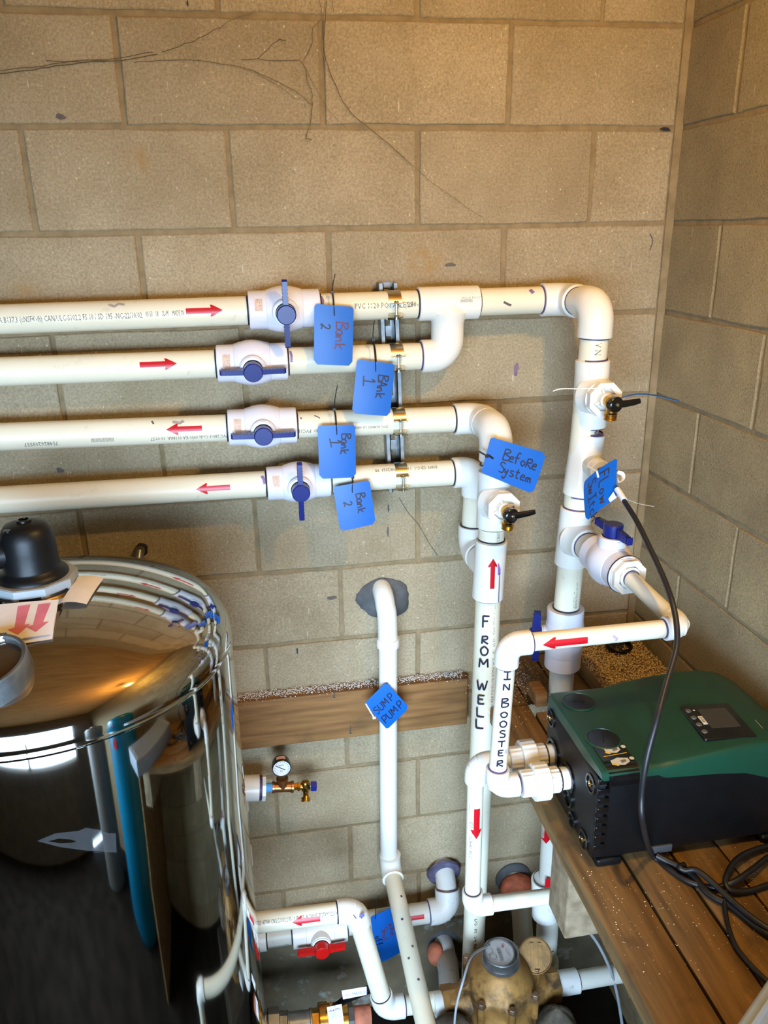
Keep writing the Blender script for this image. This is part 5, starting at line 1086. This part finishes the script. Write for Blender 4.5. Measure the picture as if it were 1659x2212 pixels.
# stone
rnd=random.Random(4); sc=PY(1205,2200,-.47); rs=[]
from mathutils import noise as mnoise
for i in range(15):
    tt=i/14; k_=tt*6; j_=min(5,int(k_)); RR=[.042,.055,.060,.056,.046,.03,.006]; r=RR[j_]+(RR[j_+1]-RR[j_])*(k_-j_); ring_=[]
    for q in range(26):
        a_=2*math.pi*q/26; d_=V((math.cos(a_),math.sin(a_),0)); z_=-.10+.135*tt
        nz=mnoise.noise(V((d_.x*1.6,d_.y*1.6,tt*2.2)))*.28+mnoise.noise(V((d_.x*6,d_.y*6,tt*8)))*.09
        ring_.append(sc+d_*(r*(1+nz))+V((0,0,z_+.006*nz)))
    rs.append(ring_)
o=MB().rings(rs).build('concrete_chunk',STONE,None,60); tag(o,'rough broken concrete chunk lying in front of the meter outlet','rock')
o=MB().ellipsoid(PY(975,2222,-.45),(.05,.04,.03),14,8).build('concrete_chunk',STONE,None,20); tag(o,'dark rounded concrete lump below the meter inlet at the picture bottom','rock')
# pipes entering the wall low down
def wall_elbow(label,u,v,u2,v2,m1,R,foam):
    p=PY(u,v,-.02); q=PY(u2,v2,-.10); t_=thing('wall_pipe',label,'pipe',q-Z*.05,'pipes entering the wall')
    MB().tube(catmull([V((p.x,.03,p.z)),V((p.x,-.03,p.z)),V((p.x+(q.x-p.x)*.2,-.075,p.z-.03)),q,q+(q-V((p.x,-.075,p.z))).normalized()*.3],5),R,26).build('pipe',m1,t_,60)
    MB().lathe(V((p.x,0,p.z)),-Y,[(R*1.9,-.004),(R*1.85,.006),(R*1.6,.012),(R,.014)],26).build('wall_collar',GROUT,t_)
    if foam: blob_=MB().ellipsoid(V((p.x+foam[0],-.045,p.z+foam[1])),foam[2:],18,10).build('sealing_foam',foam_m,t_,60)
    return t_
foam_m=FOAM
wall_elbow('grey pipe with orange sealing foam leaving the wall behind the risers',1112,1905,1128,1990,PIPEG,.030,(.002,-.008,.055,.05,.048))
foam_m=COPPER
wall_elbow('speckled grey pipe with copper-coloured foam low on the wall left of the riser',958,2040,968,2085,FITD,.031,(-.03,-.004,.028,.03,.04))
# galvanised valve row
GV=-.27; ga0=PY(560,2222,GV); gx1=PY(800,2196,GV); gdv=(gx1-ga0).normalized(); gat=lambda u:on_line(ga0,gx1,u=u)
gv=thing('gate_valve_row','galvanised union and brass lever valve at the bottom beside the tank','valve',gat(650)-Z*.05)
def seg(u0,u1,R,m,name,n=28): MB().lathe(gat(u0),gdv,[(R*.96,0),(R,.001),(R,(gat(u1)-gat(u0)).length-.001),(R*.96,(gat(u1)-gat(u0)).length)],n).build(name,m,gv,25)
seg(540,572,.03,GALV,'nipple'); seg(566,578,.036,GALV,'union_end'); seg(578,603,.047,GALV,'union_nut',8); seg(603,620,.037,GALV,'union_end',8); seg(620,672,.0325,GALV,'nipple'); seg(620,624,.036,GALV,'collar'); seg(668,673,.036,GALV,'collar'); seg(672,690,.035,BRASS,'valve_end',8); seg(688,708,.047,BRASS,'valve_body'); seg(708,750,.043,BRASS,'valve_ball_housing'); seg(750,762,.042,GALV,'valve_end',8); seg(762,800,.030,COPPER,'copper_pipe')
sv=gat(715)+V((0,-.012,.045)); MB().lathe(sv-Z*.01,Z,[(.014,0),(.014,.02),(.011,.026),(.011,.03)],6).build('stem_nut',BRASS,gv,20); MB().lathe(sv+Z*.02,Z,[(.006,0),(.006,.014),(.004,.015)],10).build('stem',BRASS,gv)
hv=PY(790,2138,GV-.03); MB().tube([sv+Z*.016,sv.lerp(hv,.25)+Z*.012,sv.lerp(hv,.5)+Z*.012,hv+V((.02,0,.004))],[.009,.011,.0135,.0135],12,flat=.55).build('lever',BLACKP,gv)
A_=PY(738,2140,GV-.045);B_=PY(792,2131,GV-.045);C2=PY(792,2149,GV-.055);D_=PY(741,2159,GV-.055); MB().add([A_,B_,C2,D_],[(0,1,2,3)]).build('lever_label',PAPER,gv,0)
hx=(B_-A_).normalized(); hy=(A_-D_).normalized(); hn=hx.cross(hy); hn=hn if hn.y<0 else -hn
BLUEINK=mat('blue_print',(44,92,170),.6,var=.1,scale=100)
ptext(gv,'C1  MADE IN',.010,(lambda a,b:(D_+hx*(a+.008)+hy*(b+.006)+hn*.0006,hn)),0,0,m=BLUEINK)
T1_,T2,T3,T4=[PY(u,v,GV-.075) for u,v in ((706,2176),(738,2169),(746,2213),(712,2222))]
mt=thing('maker_tag','small white printed tag wired to the brass lever valve','tag',T4)
MB().prism([(0,0),((T2-T1_).length,0),((T2-T1_).length,-(T1_-T4).length),(0,-(T1_-T4).length)],T1_,(T2-T1_).normalized(),(T1_-T4).normalized(),V((0,1,0)),.0006).build('card',PAPER,mt,0)
tx=(T2-T1_).normalized(); ty=(T1_-T4).normalized(); tn=V((0,-1,0))
ptext(mt,'WATTS',.0105,(lambda a,b:(T1_+tx*(a+.003)+ty*(b-.018)+tn*.0008,tn)),0,0,m=BLACKM,sx=.9)
for i in range(4): ptext(mt,'UL FM lead free valve',.0034,(lambda a,b,i=i:(T1_+tx*(a+.004)+ty*(b-.024-.006*i)+tn*.0008,tn)),0,0,m=INK)
MB().tube([T1_.lerp(T2,.5)-Z*.004-Y*.001,T1_.lerp(T2,.5)+V((.004,-.002,.006)),sv],.0006,6).build('tag_wire',GALV,mt)
# ================================================================== ROOM OUT OF FRAME (seen in the tank's reflection)
pt=thing('pressure_tank','teal pressure tank standing right of the viewer, seen reflected in the steel tank','tank',(-.27,-1.78,FLOORZ))
MB().lathe(V((-.27,-1.78,0)),Z,[(.18,FLOORZ),(.2,FLOORZ+.05),(.205,.1),(.205,.75),(.19,.85),(.14,.93),(.06,.97),(0,.975)],48).build('shell',TEAL,pt); MB().lathe(V((-.47,-1.74,.55)),V((-1,.2,0)),[(.03,0),(.03,.008)],20).build('badge',RED,pt)
gt2=thing('softener_tank','grey resin tank beside the teal tank, seen reflected in the steel tank','tank',(-.4,-2.35,FLOORZ))
MB().lathe(V((-.4,-2.35,0)),Z,[(.16,FLOORZ),(.16,.7),(.13,.8),(.06,.84),(.05,.9)],40).build('shell',mat('grey_resin_tank',(110,106,98),.5),gt2)
pl_=thing('pendant_lamp','bare bulb lamp hanging from the ceiling in front of the wall','lamp',LAMP+Z*.06)
MB().cyl(LAMP+Z*.1,V((LAMP.x,LAMP.y,2.42)),.003,8).build('cord',BLACKP,pl_); MB().lathe(LAMP,Z,[(.018,.05),(.018,.09),(.01,.105)],20).build('socket',BLACKP,pl_)
